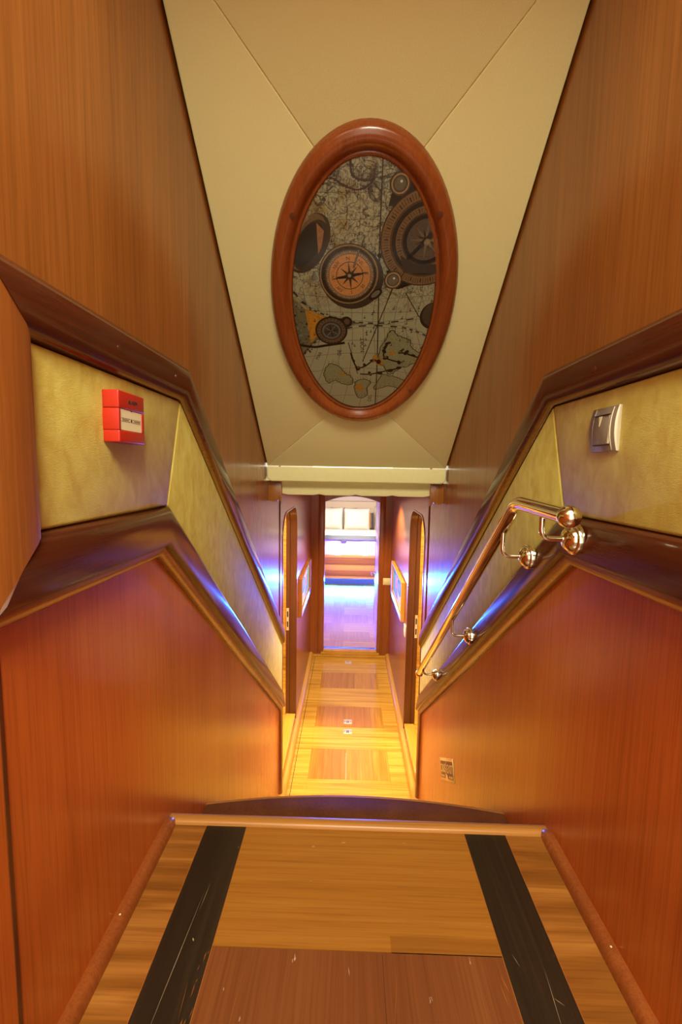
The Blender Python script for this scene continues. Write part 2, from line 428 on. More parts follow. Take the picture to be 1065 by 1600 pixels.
# ------------------------------------------------------------------ walls of the stair well
for side, nm in ((-1, 'left'), (1, 'right')):
    # upper veneer wall, its end standing proud of the corridor wall
    x0, x1 = side * HW, side * (HW + .09)
    zr = lambda y: 2.30 if y < yc(2.30) else 2.30 - SL * (y - yc(2.30))
    mb = MB()
    mb.prism([(-1.6, 2.30), (yc(2.30), 2.30), (2.68, zr(2.68)), (2.68, 2.42), (0.2, 4.2), (-1.6, 4.2)], 'x', x0, x1)
    wl = struct(mb.build('wall_' + nm, M['wall_wood'], smooth=0), nm + ' stair wall of vertical-grained mahogany veneer, above its slanting rail')
    mb = MB()
    mb.prism([(-1.6, -.1), (2.74, -.1), (2.74, zr(2.74)), (yc(2.30), 2.30), (-1.6, 2.30)], 'x', x0, x1)
    lo = part('lower_veneer', mb, M['wall_low'], wl, 'redder veneer below the rail', smooth=0)
    mb = MB(); mb.box((side * (HW + .012), 2.68, 1.05), (side * (HW + .09), 2.756, 2.42))
    part('shadow_groove', mb, M['jamb'], wl, smooth=0)
    if side < 0:      # vertical joint of the near veneer sheet
        mb = MB(); mb.box((side * HW, .508, ZL), (side * (HW - .0015), .514, 2.06))
        part('veneer_joint', mb, M['jamb'], wl, 'dark vertical joint', smooth=0)

UP0, UPH = 2.433, .085
LO0, LOH = 2.088, .088
up_prof = [(0, 0), (0, .007), (.0015, .013), (.005, .020), (.010, .026), (.017, .030), (.026, .0325), (.070, .0310), (.078, .0285), (.083, .023), (.085, .016), (.085, 0)]
lo_prof = [(0, 0), (0, .026), (.004, .033), (.012, .0355), (.072, .0255), (.080, .0235), (.086, .018), (.088, .010), (.088, 0)]
bead_prof = [(-.024, 0), (-.024, .006), (-.0215, .013), (-.016, .018), (-.009, .0205), (0, .021), (0, 0)]
post_prof = [(0, 0), (0, .022), (.004, .028), (.012, .030), (.085, .030), (.092, .026), (.095, .018), (.095, 0)]
def path(z, y0):
    y = yc(z)
    return [(y0, z), (y, z), (Y_CUT, z - SL * (Y_CUT - y))]
for side, nm in ((-1, 'left'), (1, 'right')):
    far = 'beside the red alarm box' if side < 0 else 'beside the silver handrail'
    mb = MB(); sweep(mb, up_prof, path(UP0, .565), side, m0=(-1, 1), m1=(0, 1 / K))
    o = struct(mb.build('trim_1' if side < 0 else 'trim_4', M['rail'], smooth=40), f'upper dark mahogany rail on the {nm} wall, turning down with the stair')
    mb = MB()
    for yy, zz in (((.77, 2.475), (1.02, 2.478)) if side < 0 else ((.88, 2.475),)):
        mb.lathe([(.0001, 0), (.006, 0), (.006, .0012), (.0001, .0014)], 16, (0, 0, 0), 'x')
        mb.v[-64:] = [(side * (HW - .0316 - abs(p[0])), yy + p[1], zz + p[2]) for p in mb.v[-64:]]
    part('wood_plug', mb, M['jamb'], o, smooth=0)
    mb = MB(); sweep(mb, lo_prof, path(LO0, .477), side, m0=(1, 1), m1=(0, 1 / K))
    o = struct(mb.build('trim_2' if side < 0 else 'trim_5', M['rail'], smooth=40), f'lower dark mahogany rail on the {nm} wall, {far}')
    mb = MB()
    p3 = path(LO0, .462); yb = 2.742
    p3[-1] = (yb, p3[1][1] - SL * (yb - p3[1][0])); p3.append((yb, .0))
    sweep(mb, bead_prof, p3, side, m0=(1, 1))
    part('bead', mb, M['bead'], o, 'lighter rounded bead under the rail', smooth=50)
    mb = MB(); sweep(mb, post_prof, [(.565, UP0), (.565, LO0 + LOH)][::-1], side, m0=(-1, -1), m1=(-1, 1))
    struct(mb.build('trim_3' if side < 0 else 'trim_6', M['post'], smooth=40), f'upright mahogany post closing the rails on the {nm} wall')
    # padded leather between the rails
    t = thing('upholstered_panel', f'mottled tan leather panel between the {nm} wall rails, ' + ('behind the red alarm box' if side < 0 else 'behind the light switch'), 'wall panel',
              Matrix.Translation((side * (HW - .0002), .6, 2.3)))
    za, zb = LO0 + LOH + .0015, UP0 - .0015
    xo, yo, zo = side * HW, .6, 2.3
    A = [(.567, za), (yc(za) - .001, za), (yc(zb) - .001, zb), (.567, zb)]
    B = [(yc(za) + .001, za), (Y_CUT, za - SL * (Y_CUT - yc(za))), (Y_CUT, zb - SL * (Y_CUT - yc(zb))), (yc(zb) + .001, zb)]
    for q, nme in ((A, 'level_pad'), (B, 'sloping_pad')):
        mb = MB(); mb.prism([(y - yo, z - zo) for y, z in q], 'x', 0, -side * .014)
        part(nme, mb, M['leather'], t, bevel=.006, seg=3)

# ------------------------------------------------------------------ sloping upholstered ceiling
TH = math.atan(.83)
CO = Vector((0, 2.27, 2.28)); CV = Vector((0, -cos(TH), sin(TH)))
CMX = frame_mx(CO, (1, 0, 0), CV)
c_root = thing('ceiling', 'sloping cream padded ceiling of four seamed facets above the stair', 'ceiling', CMX, kind='structure')
e = .469
A_, B_, C_, D_, P_, Q_ = (-e, 0), (e, 0), (e, 1.73), (-e, 1.73), (0, .518), (0, 1.148)
for q in ((A_, B_, P_), (A_, P_, Q_, D_)[::-1], (B_, C_, Q_, P_), (C_, D_, Q_)):
    mb = MB(); mb.prism([p for p in q], 'z', -.03, 0)
    part('ceiling_facet', mb, M['cream'], c_root, bevel=.004, seg=3)
mb = MB(); mb.box((-HW, -.01, -.06), (HW, 1.75, -.031)); part('backing', mb, M['seam'], c_root, smooth=0)
# level ceiling that carries on over the stairhead
topz = 2.28 + 1.73 * sin(TH); topy = 2.27 - 1.73 * cos(TH)
mb = MB(); mb.box((-HW, .3, topz + .0), (HW, topy, topz + .05))
struct(mb.build('ceiling', M['cream'], smooth=0), 'level cream ceiling at the stairhead')

# valance, bracket plates
t = thing('padded_valance', 'cream padded lip across the foot of the sloping ceiling', 'valance', Matrix.Translation((0, 2.27, 2.2)))
def rounded(x0, x1, z0, z1, r, n=6):
    pts = [(x0, z1)]
    pts += [(x0 + r - r * cos(pi / 2 * i / n), z0 + r - r * sin(pi / 2 * i / n)) for i in range(n + 1)]
    pts += [(x1 - r + r * sin(pi / 2 * i / n), z0 + r - r * cos(pi / 2 * i / n)) for i in range(n + 1)]
    return pts + [(x1, z1)]
mb = MB(); mb.prism(rounded(-.470, .470, 0, .078, .030), 'y', -.012, .05)
part('padded_lip', mb, M['cream_lip'], t, bevel=.008, seg=3)
pts = [(-.402, .03)]
nsc = 48
for i in range(nsc + 1):
    x = -.402 + .804 * i / nsc
    ph = abs(sin((x + .40) / .80 * pi * 4.0))
    pts.append((x, -.074 + .006 * (1 - min(1, ph * 2.2))))
pts.append((.402, .03))
mb = MB(); mb.prism(pts, 'y', .07, .10)
part('under_flap', mb, M['cream_lip'], t, 'narrower flap with a softly scalloped lower edge', bevel=.003)
for side, nm in ((-1, 'left'), (1, 'right')):
    b = thing('bracket_plate', f'small mahogany bracket plate with two screws under the {nm} end of the valance', 'bracket',
              Matrix.Translation((side * HW, 2.33, 2.09)), 'valance brackets')
    mb = MB()
    s = -side
    pl = [(0, .112), (0, .012), (s * .003, .004), (s * .012, 0), (s * .05, 0), (s * .055, .012), (s * .062, .004), (s * .068, -.01), (s * .073, -.012), (s * .073, .112)]
    mb.prism(pl, 'y', -.012, .012); part('plate', mb, M['wall_wood'], b, bevel=.002)
    for q in (.018, .058):
        mb = MB(); mb.lathe([(.0001, -.0145), (.003, -.0145), (.0045, -.0125), (.0045, -.0118), (.0001, -.0118)], 14, (s * q, 0, .028), 'y')
        part('screw', mb, M['brass_dark'], b)

# ------------------------------------------------------------------ oval picture on the sloping ceiling
OMX = CMX @ Matrix.Translation((0, .87, 0))
ov = thing('oval_picture', 'large oval sea chart and compass print in a mahogany frame on the sloping ceiling', 'picture', OMX)
def ell(a, b, n=96): return [(a * cos(2 * pi * i / n), b * sin(2 * pi * i / n)) for i in range(n)]
mb = MB()
a0, b0, a1, b1 = .247, .448, .321, .523
rs = []
for tt, w in ((-.02, .0005), (-.02, .006), (0, .0115), (.05, .0145), (.13, .0155), (.17, .0125), (.21, .0150), (.26, .022), (.36, .0295), (.5, .034), (.64, .0345), (.78, .031), (.9, .024), (.97, .015), (1, .006), (1, .0005)):
    rs.append([(x, y, w) for x, y in ell(a0 + (a1 - a0) * tt, b0 + (b1 - b0) * tt)])
rs.append(rs[0]); mb.rings(rs, cap=False)
fr = part('oval_frame', mb, M['frame'], ov, smooth=60)
for px_, py_ in ((-.226, .325), (.219, .325), (-.222, -.345), (.224, -.35)):
    q = sqrt((px_ / .284) ** 2 + (py_ / .486) ** 2)
    mb = MB(); mb.lathe([(.0001, .030), (.0085, .030), (.0085, .0356), (.0001, .0364)], 16, (px_ / q, py_ / q, 0))
    part('wood_plug', mb, M['step'], fr, 'dark wood plug')
mb = MB(); mb.add([(x, y, .004) for x, y in ell(.30, .50)], [tuple(range(96))])
pr = part('print', mb, M['chart'], ov, 'old sea chart with brass compasses')

class Ink:
    def __init__(s): s.v = []; s.f = []; s.c = []; s.h = .0044
    def up(s, d=.00022): s.h += d
    def poly(s, pts, c):
        clip = ell(.285, .485, 64)
        out = list(pts)
        for i in range(64):
            ax, ay = clip[i]; bx, by = clip[(i + 1) % 64]; inp = out; out = []
            if not inp: return
            def ins(p): return (bx - ax) * (p[1] - ay) - (by - ay) * (p[0] - ax)
            for k in range(len(inp)):
                p, q = inp[k - 1], inp[k]; dp, dq = ins(p), ins(q)
                if (dp < 0) != (dq < 0):
                    tt = dp / (dp - dq); out.append((p[0] + (q[0] - p[0]) * tt, p[1] + (q[1] - p[1]) * tt))
                if dq >= 0: out.append(q)
        if len(out) < 3: return
        ar = sum(out[k - 1][0] * out[k][1] - out[k][0] * out[k - 1][1] for k in range(len(out)))
        if ar < 0: out.reverse()
        o = len(s.v); s.v += [(x, y, s.h) for x, y in out]; s.f.append(tuple(range(o, o + len(out)))); s.c.append(c)
    def disc(s, x, y, a, b, c, rot=0., n=40):
        cr, sr = cos(rot), sin(rot)
        s.poly([(x + a * cos(2 * pi * i / n) * cr - b * sin(2 * pi * i / n) * sr, y + a * cos(2 * pi * i / n) * sr + b * sin(2 * pi * i / n) * cr) for i in range(n)], c)
    def ring(s, x, y, r0, r1, c, n=48, a0=0., a1=2 * pi):
        for i in range(n):
            p, q = a0 + (a1 - a0) * i / n, a0 + (a1 - a0) * (i + 1) / n
            s.poly([(x + r0 * cos(p), y + r0 * sin(p)), (x + r1 * cos(p), y + r1 * sin(p)), (x + r1 * cos(q), y + r1 * sin(q)), (x + r0 * cos(q), y + r0 * sin(q))], c)
    def line(s, p, q, w, c):
        d = Vector((q[0] - p[0], q[1] - p[1]))
        if d.length < 1e-6: return
        d.normalize(); nx, ny = -d.y * w / 2, d.x * w / 2
        s.poly([(p[0] + nx, p[1] + ny), (q[0] + nx, q[1] + ny), (q[0] - nx, q[1] - ny), (p[0] - nx, p[1] - ny)], c)
    def path(s, pts, w, c, dash=0, sub=6):
        P = smooth_path(pts, sub)
        for i in range(len(P) - 1):
            if dash and (i // dash) % 2: continue
            s.line(P[i], P[i + 1], w, c)
    def text(s, t, x, y, size, c, rot=0.):
        vs, fs = text_polys(t, size); cr, sr = cos(rot), sin(rot)
        vs = [(x + a * cr - b * sr, y + a * sr + b * cr) for a, b in vs]
        for f in fs: s.poly([vs[i] for i in f], c)
def smooth_path(pts, sub):
    out = []; n = len(pts)
    for i in range(n - 1):
        p0, p1, p2, p3 = pts[max(0, i - 1)], pts[i], pts[i + 1], pts[min(n - 1, i + 2)]
        for k in range(sub):
            t = k / sub
            out.append(tuple(.5 * (2 * p1[j] + (p2[j] - p0[j]) * t + (2 * p0[j] - 5 * p1[j] + 4 * p2[j] - p3[j]) * t * t + (3 * p1[j] - p0[j] - 3 * p2[j] + p3[j]) * t ** 3) for j in (0, 1)))
    return out + [pts[-1]]
INK = Ink(); rnd = random.Random(7)
BK = (.030, .020, .014); BR = (.085, .045, .022); V0 = .87
def p2(u, v): return (u, v - V0)
# paler sea, ochre wedge and blue decorated corner at the left
INK.poly([p2(*q) for q in ((-.26, .93), (-.20, .872), (-.13, .842), (-.06, .832), (0, .826), (-.06, .81), (-.12, .785), (-.18, .742), (-.24, .665), (-.27, .66))], (.17, .17, .10))
INK.up()
for _ in range(90):
    u, v = rnd.uniform(-.26, -.185), rnd.uniform(.70, .90)
    INK.disc(u, v - V0, rnd.uniform(.003, .009), rnd.uniform(.002, .005), rnd.choice([(.09, .14, .20), (.22, .26, .24), (.30, .20, .05), (.04, .04, .04), (.16, .18, .10), (.05, .08, .13)]), rnd.uniform(0, 3), 8)
INK.up()
INK.poly([p2(*q) for q in ((-.205, .880), (-.110, .838), (-.155, .788), (-.192, .738))], (.52, .27, .035))
# graticule
INK.up()
for k in range(-6, 8):
    u = .04 * k
    pts = [(u * 1.1 + .012 * sin(k), .96), (u, .89), (u * .97, .82)]; INK.path([p2(*q) for q in pts], .0011, BR)
    pts = [(u * .97 + .004, .81), (u * 1.15 + .01, .70), (u * 1.6 + .015, .55), (u * 1.9, .42)]; INK.path([p2(*q) for q in pts], .0011, BR)
for v, b in ((.915, .02), (.865, .012), (.755, -.02), (.70, -.03), (.63, -.035), (.56, -.03), (.49, -.02)):
    INK.path([p2(-.27, v + b), p2(0, v), p2(.27, v + b)], .0011, BR, sub=10)
for u in (-.02, .02, .10, .14):
    INK.line(p2(u, 1.0), p2(u + .002, 1.34), .0009, BR)
for v in (1.09, 1.16, 1.23, 1.29): INK.line(p2(-.25, v), p2(.25, v + .005), .0009, BR)
# the two hemispheres: double dashed borders
INK.up()
up_arc = [(-.262, .965), (-.201, .893), (-.152, .862), (-.071, .838), (-.012, .828), (.081, .827), (.206, .851), (.262, .888)]
lo_arc = [(-.245, .655), (-.215, .700), (-.182, .739), (-.119, .778), (-.012, .813), (.129, .812), (.20, .795), (.258, .768)]
for arc, d in ((up_arc, -1), (lo_arc, 1)):
    INK.path([p2(*q) for q in arc], .0050, BK, dash=1, sub=5)
    for k in (.006, -.006): INK.path([p2(u, v + k) for u, v in arc], .0009, BK, sub=8)
    INK.path([p2(u - .004, v + d * .016) for u, v in arc[:4]], .003, (.34, .22, .05), sub=8)
# meridian and rhumb lines
INK.path([p2(.039, 1.33), p2(.045, 1.1), p2(.055, .9), p2(.066, .65), p2(.072, .42)], .004, (.04, .03, .02))
INK.line(p2(.103, .965), p2(.008, .66), .0035, (.05, .035, .02))
INK.line(p2(.145, .94), p2(.205, .85), .003, BK)
INK.line(p2(-.05, .745), p2(-.01, .60), .003, BK)
# coasts and islands
land = (.28, .30, .17)
isl = [[(.092, .756), (.103, .791), (.117, .797), (.138, .776), (.168, .765), (.186, .755), (.192, .730), (.214, .711), (.232, .694), (.214, .655), (.16, .63), (.12, .60), (.093, .64), (.071, .66), (.074, .72), (.092, .756)],
       [(-.15, .60), (-.125, .645), (-.09, .64), (-.06, .605), (-.035, .585), (-.03, .55), (-.06, .545), (-.10, .565), (-.135, .555), (-.15, .60)],
       [(-.02, .56), (.01, .575), (.045, .56), (.03, .52), (.035, .49), (.0, .475), (-.02, .52), (-.02, .56)],
       [(.09, .60), (.15, .585), (.2, .56), (.19, .53), (.12, .54), (.06, .525), (.09, .60)]]
for q in isl:
    INK.poly([p2(*a) for a in smooth_path(q, 5)], land)
INK.up()
for q in isl:
    P = smooth_path(q, 8); P = [(u + rnd.uniform(-.003, .003), v + rnd.uniform(-.003, .003)) for u, v in P]
    for i in range(len(P) - 1): INK.line(p2(*P[i]), p2(*P[i + 1]), .0028, BK)
    for i in range(0, len(P) - 1, 2):      # engraved hatching off the shore
        INK.line(p2(P[i][0], P[i][1] + .004), p2(P[i][0] + rnd.uniform(-.006, .006), P[i][1] + .018), .0009, BR)
for u, v, a, b in ((.075, .66, .016, .02), (.055, .675, .009, .022), (-.075, .60, .02, .006), (.0, .53, .016, .022), (.12, .70, .014, .01)):
    INK.disc(u, v - V0, a, b, (.42, .24, .05), rnd.uniform(-.5, .5), 14)
INK.up()
# coast at the top, with its long peninsula
pen = [(-.060, 1.33), (-.050, 1.31), (-.045, 1.275), (-.020, 1.262), (.012, 1.262), (.02, 1.27), (.004, 1.25), (-.03, 1.238), (-.07, 1.25), (-.10, 1.265), (-.13, 1.262)]
P = smooth_path(pen, 8)
for i in range(len(P) - 1): INK.line(p2(*P[i]), p2(*P[i + 1]), .0055 + rnd.uniform(-.002, .003), (.06, .035, .03))
for i in range(0, len(P) - 1, 1): INK.line(p2(*P[i]), p2(P[i][0], P[i][1] + rnd.uniform(.01, .03)), .0011, BR)
# little ships, place names
for _ in range(46):
    u, v = rnd.uniform(-.2, .24), rnd.uniform(.70, .96)
    INK.line(p2(u, v), p2(u + rnd.uniform(-.003, .003), v + .010), .0022, BR); INK.line(p2(u - .004, v), p2(u + .004, v + .001), .003, BR)
for s, u, v, h, r in (('NORT', .004, .735, .016, 1.62), ('DE', -.084, .700, .015, 1.5), ('MAR', -.165, .685, .013, 1.1), ('DEL', .045, .475, .015, 1.57), ('MARE', -.205, .905, .008, 1.9), ('ATLANT', -.155, .90, .007, 1.8)):
    INK.text(s, u, v - V0, h, BK, r)
INK.up()
# small key rings and chains lying in the lower right
for pts in ([(-.04, .70), (-.028, .66), (-.01, .63), (.02, .64), (.05, .665), (.075, .66)], [(.0, .60), (.04, .60), (.08, .61), (.12, .622), (.155, .63)], [(.085, .72), (.10, .74), (.09, .71), (.095, .68), (.15, .66), (.165, .66)], [(.165, .72), (.15, .705), (.175, .70), (.20, .69), (.235, .68)]):
    INK.path([p2(*q) for q in pts], .006, (.030, .018, .013))
    for q in pts[1:]:
        INK.disc(q[0] + rnd.uniform(-.004, .004), q[1] - V0 + rnd.uniform(-.004, .004), rnd.uniform(.006, .014), rnd.uniform(.004, .010), (.030, .018, .012), rnd.uniform(0, 3), 12)
INK.up()
for q in ((-.01, .63), (.05, .665), (.04, .60), (.095, .68), (.165, .66), (.15, .705)):
    INK.disc(q[0] + .002, q[1] - V0 + .002, .005, .004, (.20, .13, .06), 0, 12)
# coin on the right
INK.disc(.256, .857 - V0, .050, .052, (.030, .022, .016)); INK.up(); INK.disc(.259, .861 - V0, .045, .047, (.075, .055, .035)); INK.up()
# small compass, lower left
cx, cy = -.113, .794 - V0
INK.path([(cx + .05, cy - .05), (cx - .02, cy - .062), (cx - .07, cy - .07), (cx - .13, cy - .06)], .010, (.022, .016, .012))
INK.disc(cx + .055, cy + .035, .022, .022, (.03, .02, .014)); INK.up(); INK.disc(cx + .057, cy + .037, .011, .012, (.12, .08, .05)); INK.up()
for r, c in ((.060, (.035, .022, .014)), (.053, (.15, .10, .06)), (.040, (.06, .045, .035)), (.034, (.16, .17, .16)), (.028, (.07, .065, .055))):
    INK.disc(cx, cy, r, r * .95, c); INK.up()
for k in range(24):
    a = 2 * pi * k / 24; INK.line((cx + .043 * cos(a), cy + .043 * sin(a)), (cx + .051 * cos(a), cy + .051 * sin(a)), .002, (.03, .02, .015))
for k in range(8):
    a = 2 * pi * k / 8 + .2; INK.line((cx, cy), (cx + .026 * cos(a), cy + .024 * sin(a)), .0025, (.22, .19, .15) if k % 2 else (.02, .015, .01))
INK.up()
# open lid of the middle compass
a = radians(58)
for A, B, dx, dy, c in ((.098, .056, 0, 0, (.055, .036, .022)), (.092, .049, -.006, .004, (.17, .115, .06)), (.084, .043, .004, -.004, (.045, .03, .02)), (.074, .034, -.002, -.002, (.022, .016, .011))):
    INK.disc(-.178 + dx, 1.092 - V0 + dy, A, B, c, a); INK.up()
INK.poly([(-.235, .20), (-.182, .293), (-.192, .302), (-.24, .232)], (.36, .26, .12))
INK.poly([(-.150, .285), (-.128, .262), (-.136, .22), (-.148, .195), (-.150, .24)], (.32, .17, .075))
INK.disc(-.183, .300, .010, .012, (.30, .21, .10)); INK.up()
INK.poly([(-.115, .165), (-.100, .148), (-.128, .112), (-.142, .124)], (.022, .016, .012))
# middle compass
cx, cy = -.050, .998 - V0
INK.disc(cx + .012, cy - .012, .104, .104, (.05, .038, .025)); INK.up()
for r, c, dx in ((.100, (.050, .032, .018), 0), (.097, (.30, .205, .095), 0), (.0925, (.075, .046, .024), 0), (.090, (.028, .018, .012), -.001), (.083, (.075, .045, .026), .002), (.079, (.20, .135, .075), .003), (.068, (.52, .265, .085), .003)):
    INK.disc(cx + dx, cy, r, r, c); INK.up(.00016)
ccx = cx + .003
for k in range(72):
    a = 2 * pi * k / 72; INK.line((ccx + .071 * cos(a), cy + .071 * sin(a)), (ccx + (.078 if k % 3 == 0 else .075) * cos(a), cy + (.078 if k % 3 == 0 else .075) * sin(a)), .0014, (.55, .47, .30))
INK.ring(ccx, cy, .043, .0455, (.07, .035, .015), 40)
for s, d in (('N', 97), ('NE', 52), ('E', 7), ('SE', -38), ('S', -83), ('SW', -128), ('W', 187), ('NW', 142)):
    aa = radians(d); INK.text(s, ccx + .056 * cos(aa), cy + .056 * sin(aa), .011, (.06, .03, .015), aa - pi / 2)
INK.up(.00016)
for k in range(16):
    a = 2 * pi * k / 16 + .12; L = .050 if k % 4 == 0 else (.042 if k % 2 == 0 else .02); w = .005 if k % 2 == 0 else .002
    INK.poly([(ccx + w * sin(a), cy - w * cos(a)), (ccx + L * cos(a), cy + L * sin(a)), (ccx - w * sin(a), cy + w * cos(a))], (.04, .022, .012))
INK.up(.00016)
a = radians(12)
INK.poly([(ccx - .064 * cos(a), cy - .064 * sin(a)), (ccx + .007 * sin(a), cy - .007 * cos(a)), (ccx + .064 * cos(a), cy + .064 * sin(a)), (ccx - .007 * sin(a), cy + .007 * cos(a))], (.018, .012, .009))
INK.line((ccx + .012, cy + .025), (ccx + .028, cy + .082), .007, (.13, .10, .07))
INK.up(.00016); INK.disc(ccx, cy, .011, .011, (.03, .02, .012)); INK.up(.00016); INK.disc(ccx - .001, cy + .001, .006, .006, (.34, .22, .09))
INK.disc(cx + .092, cy - .062, .026, .015, (.022, .015, .011), .7); INK.disc(cx + .098, cy + .065, .008, .008, (.04, .025, .015)); INK.up(.00016)
INK.disc(cx + .092, cy - .060, .018, .008, (.17, .15, .10), .7)
# big sundial compass cut by the frame at the right
cx, cy = .188, 1.110 - V0
INK.poly([(cx - .125, cy + .09), (cx - .108, cy + .165), (cx - .07, cy + .175), (cx + .02, cy + .10)], (.035, .024, .016))
INK.poly([(cx - .115, cy - .095), (cx - .105, cy - .150), (cx - .07, cy - .155), (cx + .01, cy - .125), (cx + .13, cy - .09), (cx + .1, cy)], (.022, .015, .010))
INK.up(.00016)
for r, c in ((.142, (.055, .036, .020)), (.138, (.21, .135, .066)), (.112, (.09, .058, .03)), (.106, (.030, .022, .016)), (.094, (.19, .125, .062)), (.076, (.075, .048, .026)), (.071, (.024, .018, .015)), (.060, (.11, .085, .06))):
    INK.disc(cx, cy, r, r, c, 0, 56); INK.up(.00016)
for k in range(96):
    a = 2 * pi * k / 96
    INK.line((cx + .117 * cos(a), cy + .117 * sin(a)), (cx + (.134 if k % 4 else .130) * cos(a), cy + (.134 if k % 4 else .130) * sin(a)), .0016 if k % 4 else .004, (.055, .035, .02))
for k in range(64):
    a = 2 * pi * k / 64
    INK.line((cx + .079 * cos(a), cy + .079 * sin(a)), (cx + .091 * cos(a), cy + .091 * sin(a)), .0016 if k % 4 else .004, (.07, .045, .025))
for k in range(16):
    a = 2 * pi * k / 16
    INK.poly([(cx + .005 * sin(a), cy - .005 * cos(a)), (cx + (.055 if k % 2 == 0 else .035) * cos(a), cy + (.055 if k % 2 == 0 else .035) * sin(a)), (cx - .005 * sin(a), cy + .005 * cos(a))], (.045, .035, .028) if k % 2 else (.19, .15, .10))
INK.up(.00016)
a = radians(48)
INK.line((cx - .085 * cos(a), cy - .085 * sin(a)), (cx + .085 * cos(a), cy + .085 * sin(a)), .012, (.020, .015, .012)); INK.up(.00016)
INK.disc(cx + .004, cy - .006, .010, .010, (.10, .07, .04)); INK.poly([(cx - .075, cy - .045), (cx - .03, cy - .07), (cx + .06, cy - .072), (cx + .07, cy - .10), (cx - .06, cy - .10)], (.022, .016, .012))
INK.up(.00016)
for bx, by in ((.092, 1.256 - V0), (.097, .987 - V0)):
    for r, c in ((.030, (.03, .02, .013)), (.025, (.15, .095, .042)), (.021, (.035, .024, .015)), (.016, (.055, .045, .03))):
        INK.disc(bx, by, r, r, c); INK.up(.00012)
    INK.disc(bx + .003, by + .006, .0035, .0035, (.30, .26, .18))
def ink_object(ink, parent):
    me = bpy.data.meshes.new('chart_drawing'); me.from_pydata(ink.v, [], ink.f); me.materials.append(M['ink'])
    ca = me.color_attributes.new('ink', 'FLOAT_COLOR', 'CORNER')
    for p, c in zip(me.polygons, ink.c):
        for li in p.loop_indices: ca.data[li].color = (c[0], c[1], c[2], 1)
    o = bpy.data.objects.new('chart_drawing', me); COL.objects.link(o); o.parent = parent; return o
ink_object(INK, pr)['label'] = 'printed compasses, coastlines and lettering'
mb = MB(); mb.rings([[(x, y, .0112) for x, y in ell(.2475, .4485)], [(x, y, .0132) for x, y in ell(.2475, .4485)]])
part('glass_pane', mb, M['pane'], ov, 'clear glass over the chart', smooth=0)

# ------------------------------------------------------------------ landing and stair
ld = thing('floor', 'stair landing of honey and red mahogany with two black strips', 'landing', Matrix.Translation((0, .5, ZL)), kind='structure')
def lbox(name, x0, x1, y0, y1, mat, z0=-.04, z1=0., label=None, bevel=0.):
    mb = MB(); mb.box((x0, y0 - .5, z0), (x1, y1 - .5, z1)); return part(name, mb, mat, ld, label, bevel=bevel, smooth=0 if not bevel else 35)
g = .0006
lbox('side_board', -HW, -.375 - g, -1.5, .718, M['tread_side']); lbox('side_board', -HW, -.375 - g, .7185, .985, M['tread_side'])
lbox('side_board', .367 + g, HW, -1.5, .62, M['tread_side']); lbox('side_board', .367 + g, HW, .6205, .985, M['tread_side'])
lbox('black_strip', -.375, -.276, -1.5, .985, M['ebony'], label='worn black inlay strip'); lbox('black_strip', .266, .367, -1.5, .985, M['ebony'], label='worn black inlay strip')
lbox('cross_board', -.276 + g, .266 - g, .716, .985, M['tread_x'], label='honey coloured board across the landing')
lbox('cross_batten', .06, .2655, .716, .744, M['tread_dark'], z1=.0004)
lbox('long_board', -.276 + g, .043 - g, -1.5, .7145, M['tread_y'], label='scratched red brown board'); lbox('long_board', .043, .266 - g, -1.5, .7145, M['tread_y'], label='scratched red brown board')
for x in (-.3758, -.2755, .2655, .3672): lbox('inlay_line', x - .0006, x + .0006, -1.5, .985, M['bead'], z0=-.001, z1=.0003)
def scratch(x0, y0, x1, y1, w, mat):
    mb = MB(); w *= .55; d = Vector((x1 - x0, y1 - y0)).normalized(); nx, ny = -d.y * w / 2, d.x * w / 2
    xm, ym = (x0 + x1) / 2, (y0 + y1) / 2
    mb.prism([(x0, y0 - .5), (xm + nx, ym + ny - .5), (x1, y1 - .5), (xm - nx, ym - ny - .5)], 'z', .0001, .0004)
    part('scratch', mb, M['scuff'] if mat is M['ivory'] else mat, ld, 'pale scratch', smooth=0)
scratch(-.325, .82, -.340, .56, .0016, M['ivory']); scratch(-.318, .84, -.322, .78, .0010, M['ivory']); scratch(-.300, .66, -.296, .60, .0012, M['bead'])
scratch(.335, .70, .325, .60, .0014, M['ivory']); scratch(.332, .655, .345, .645, .0012, M['ivory']); scratch(.285, .72, .292, .70, .0012, M['ivory'])
scratch(-.205, .715, -.215, .56, .0010, M['bead']); scratch(.07, .70, .05, .58, .0010, M['bead']); scratch(-.02, .69, -.018, .675, .0022, M['ivory'])
scratch(-.317, .728, -.313, .722, .0050, M['ivory']); scratch(.252, .685, .258, .66, .0040, M['bead']); scratch(.246, .675, .25, .64, .0030, M['bead'])
rs_ = random.Random(3)
for i in range(14):
    y = rs_.uniform(.56, .72); x = -.279 - rs_.uniform(0, .012); scratch(x, y, x + .002, y + rs_.uniform(.006, .016), .0016, M['bead'])
mb = MB()
nose = [(.985 - .5, -.05), (.985 - .5, .003), (.989 - .5, .008), (.997 - .5, .0105), (1.008 - .5, .009), (1.016 - .5, .004), (1.02 - .5, -.006), (1.02 - .5, -.02), (1.012 - .5, -.032), (1.012 - .5, -.05)]
mb.prism(nose, 'x', -HW, HW); part('nosing', mb, M['nosing'], ld, 'rounded lighter nosing', smooth=60)
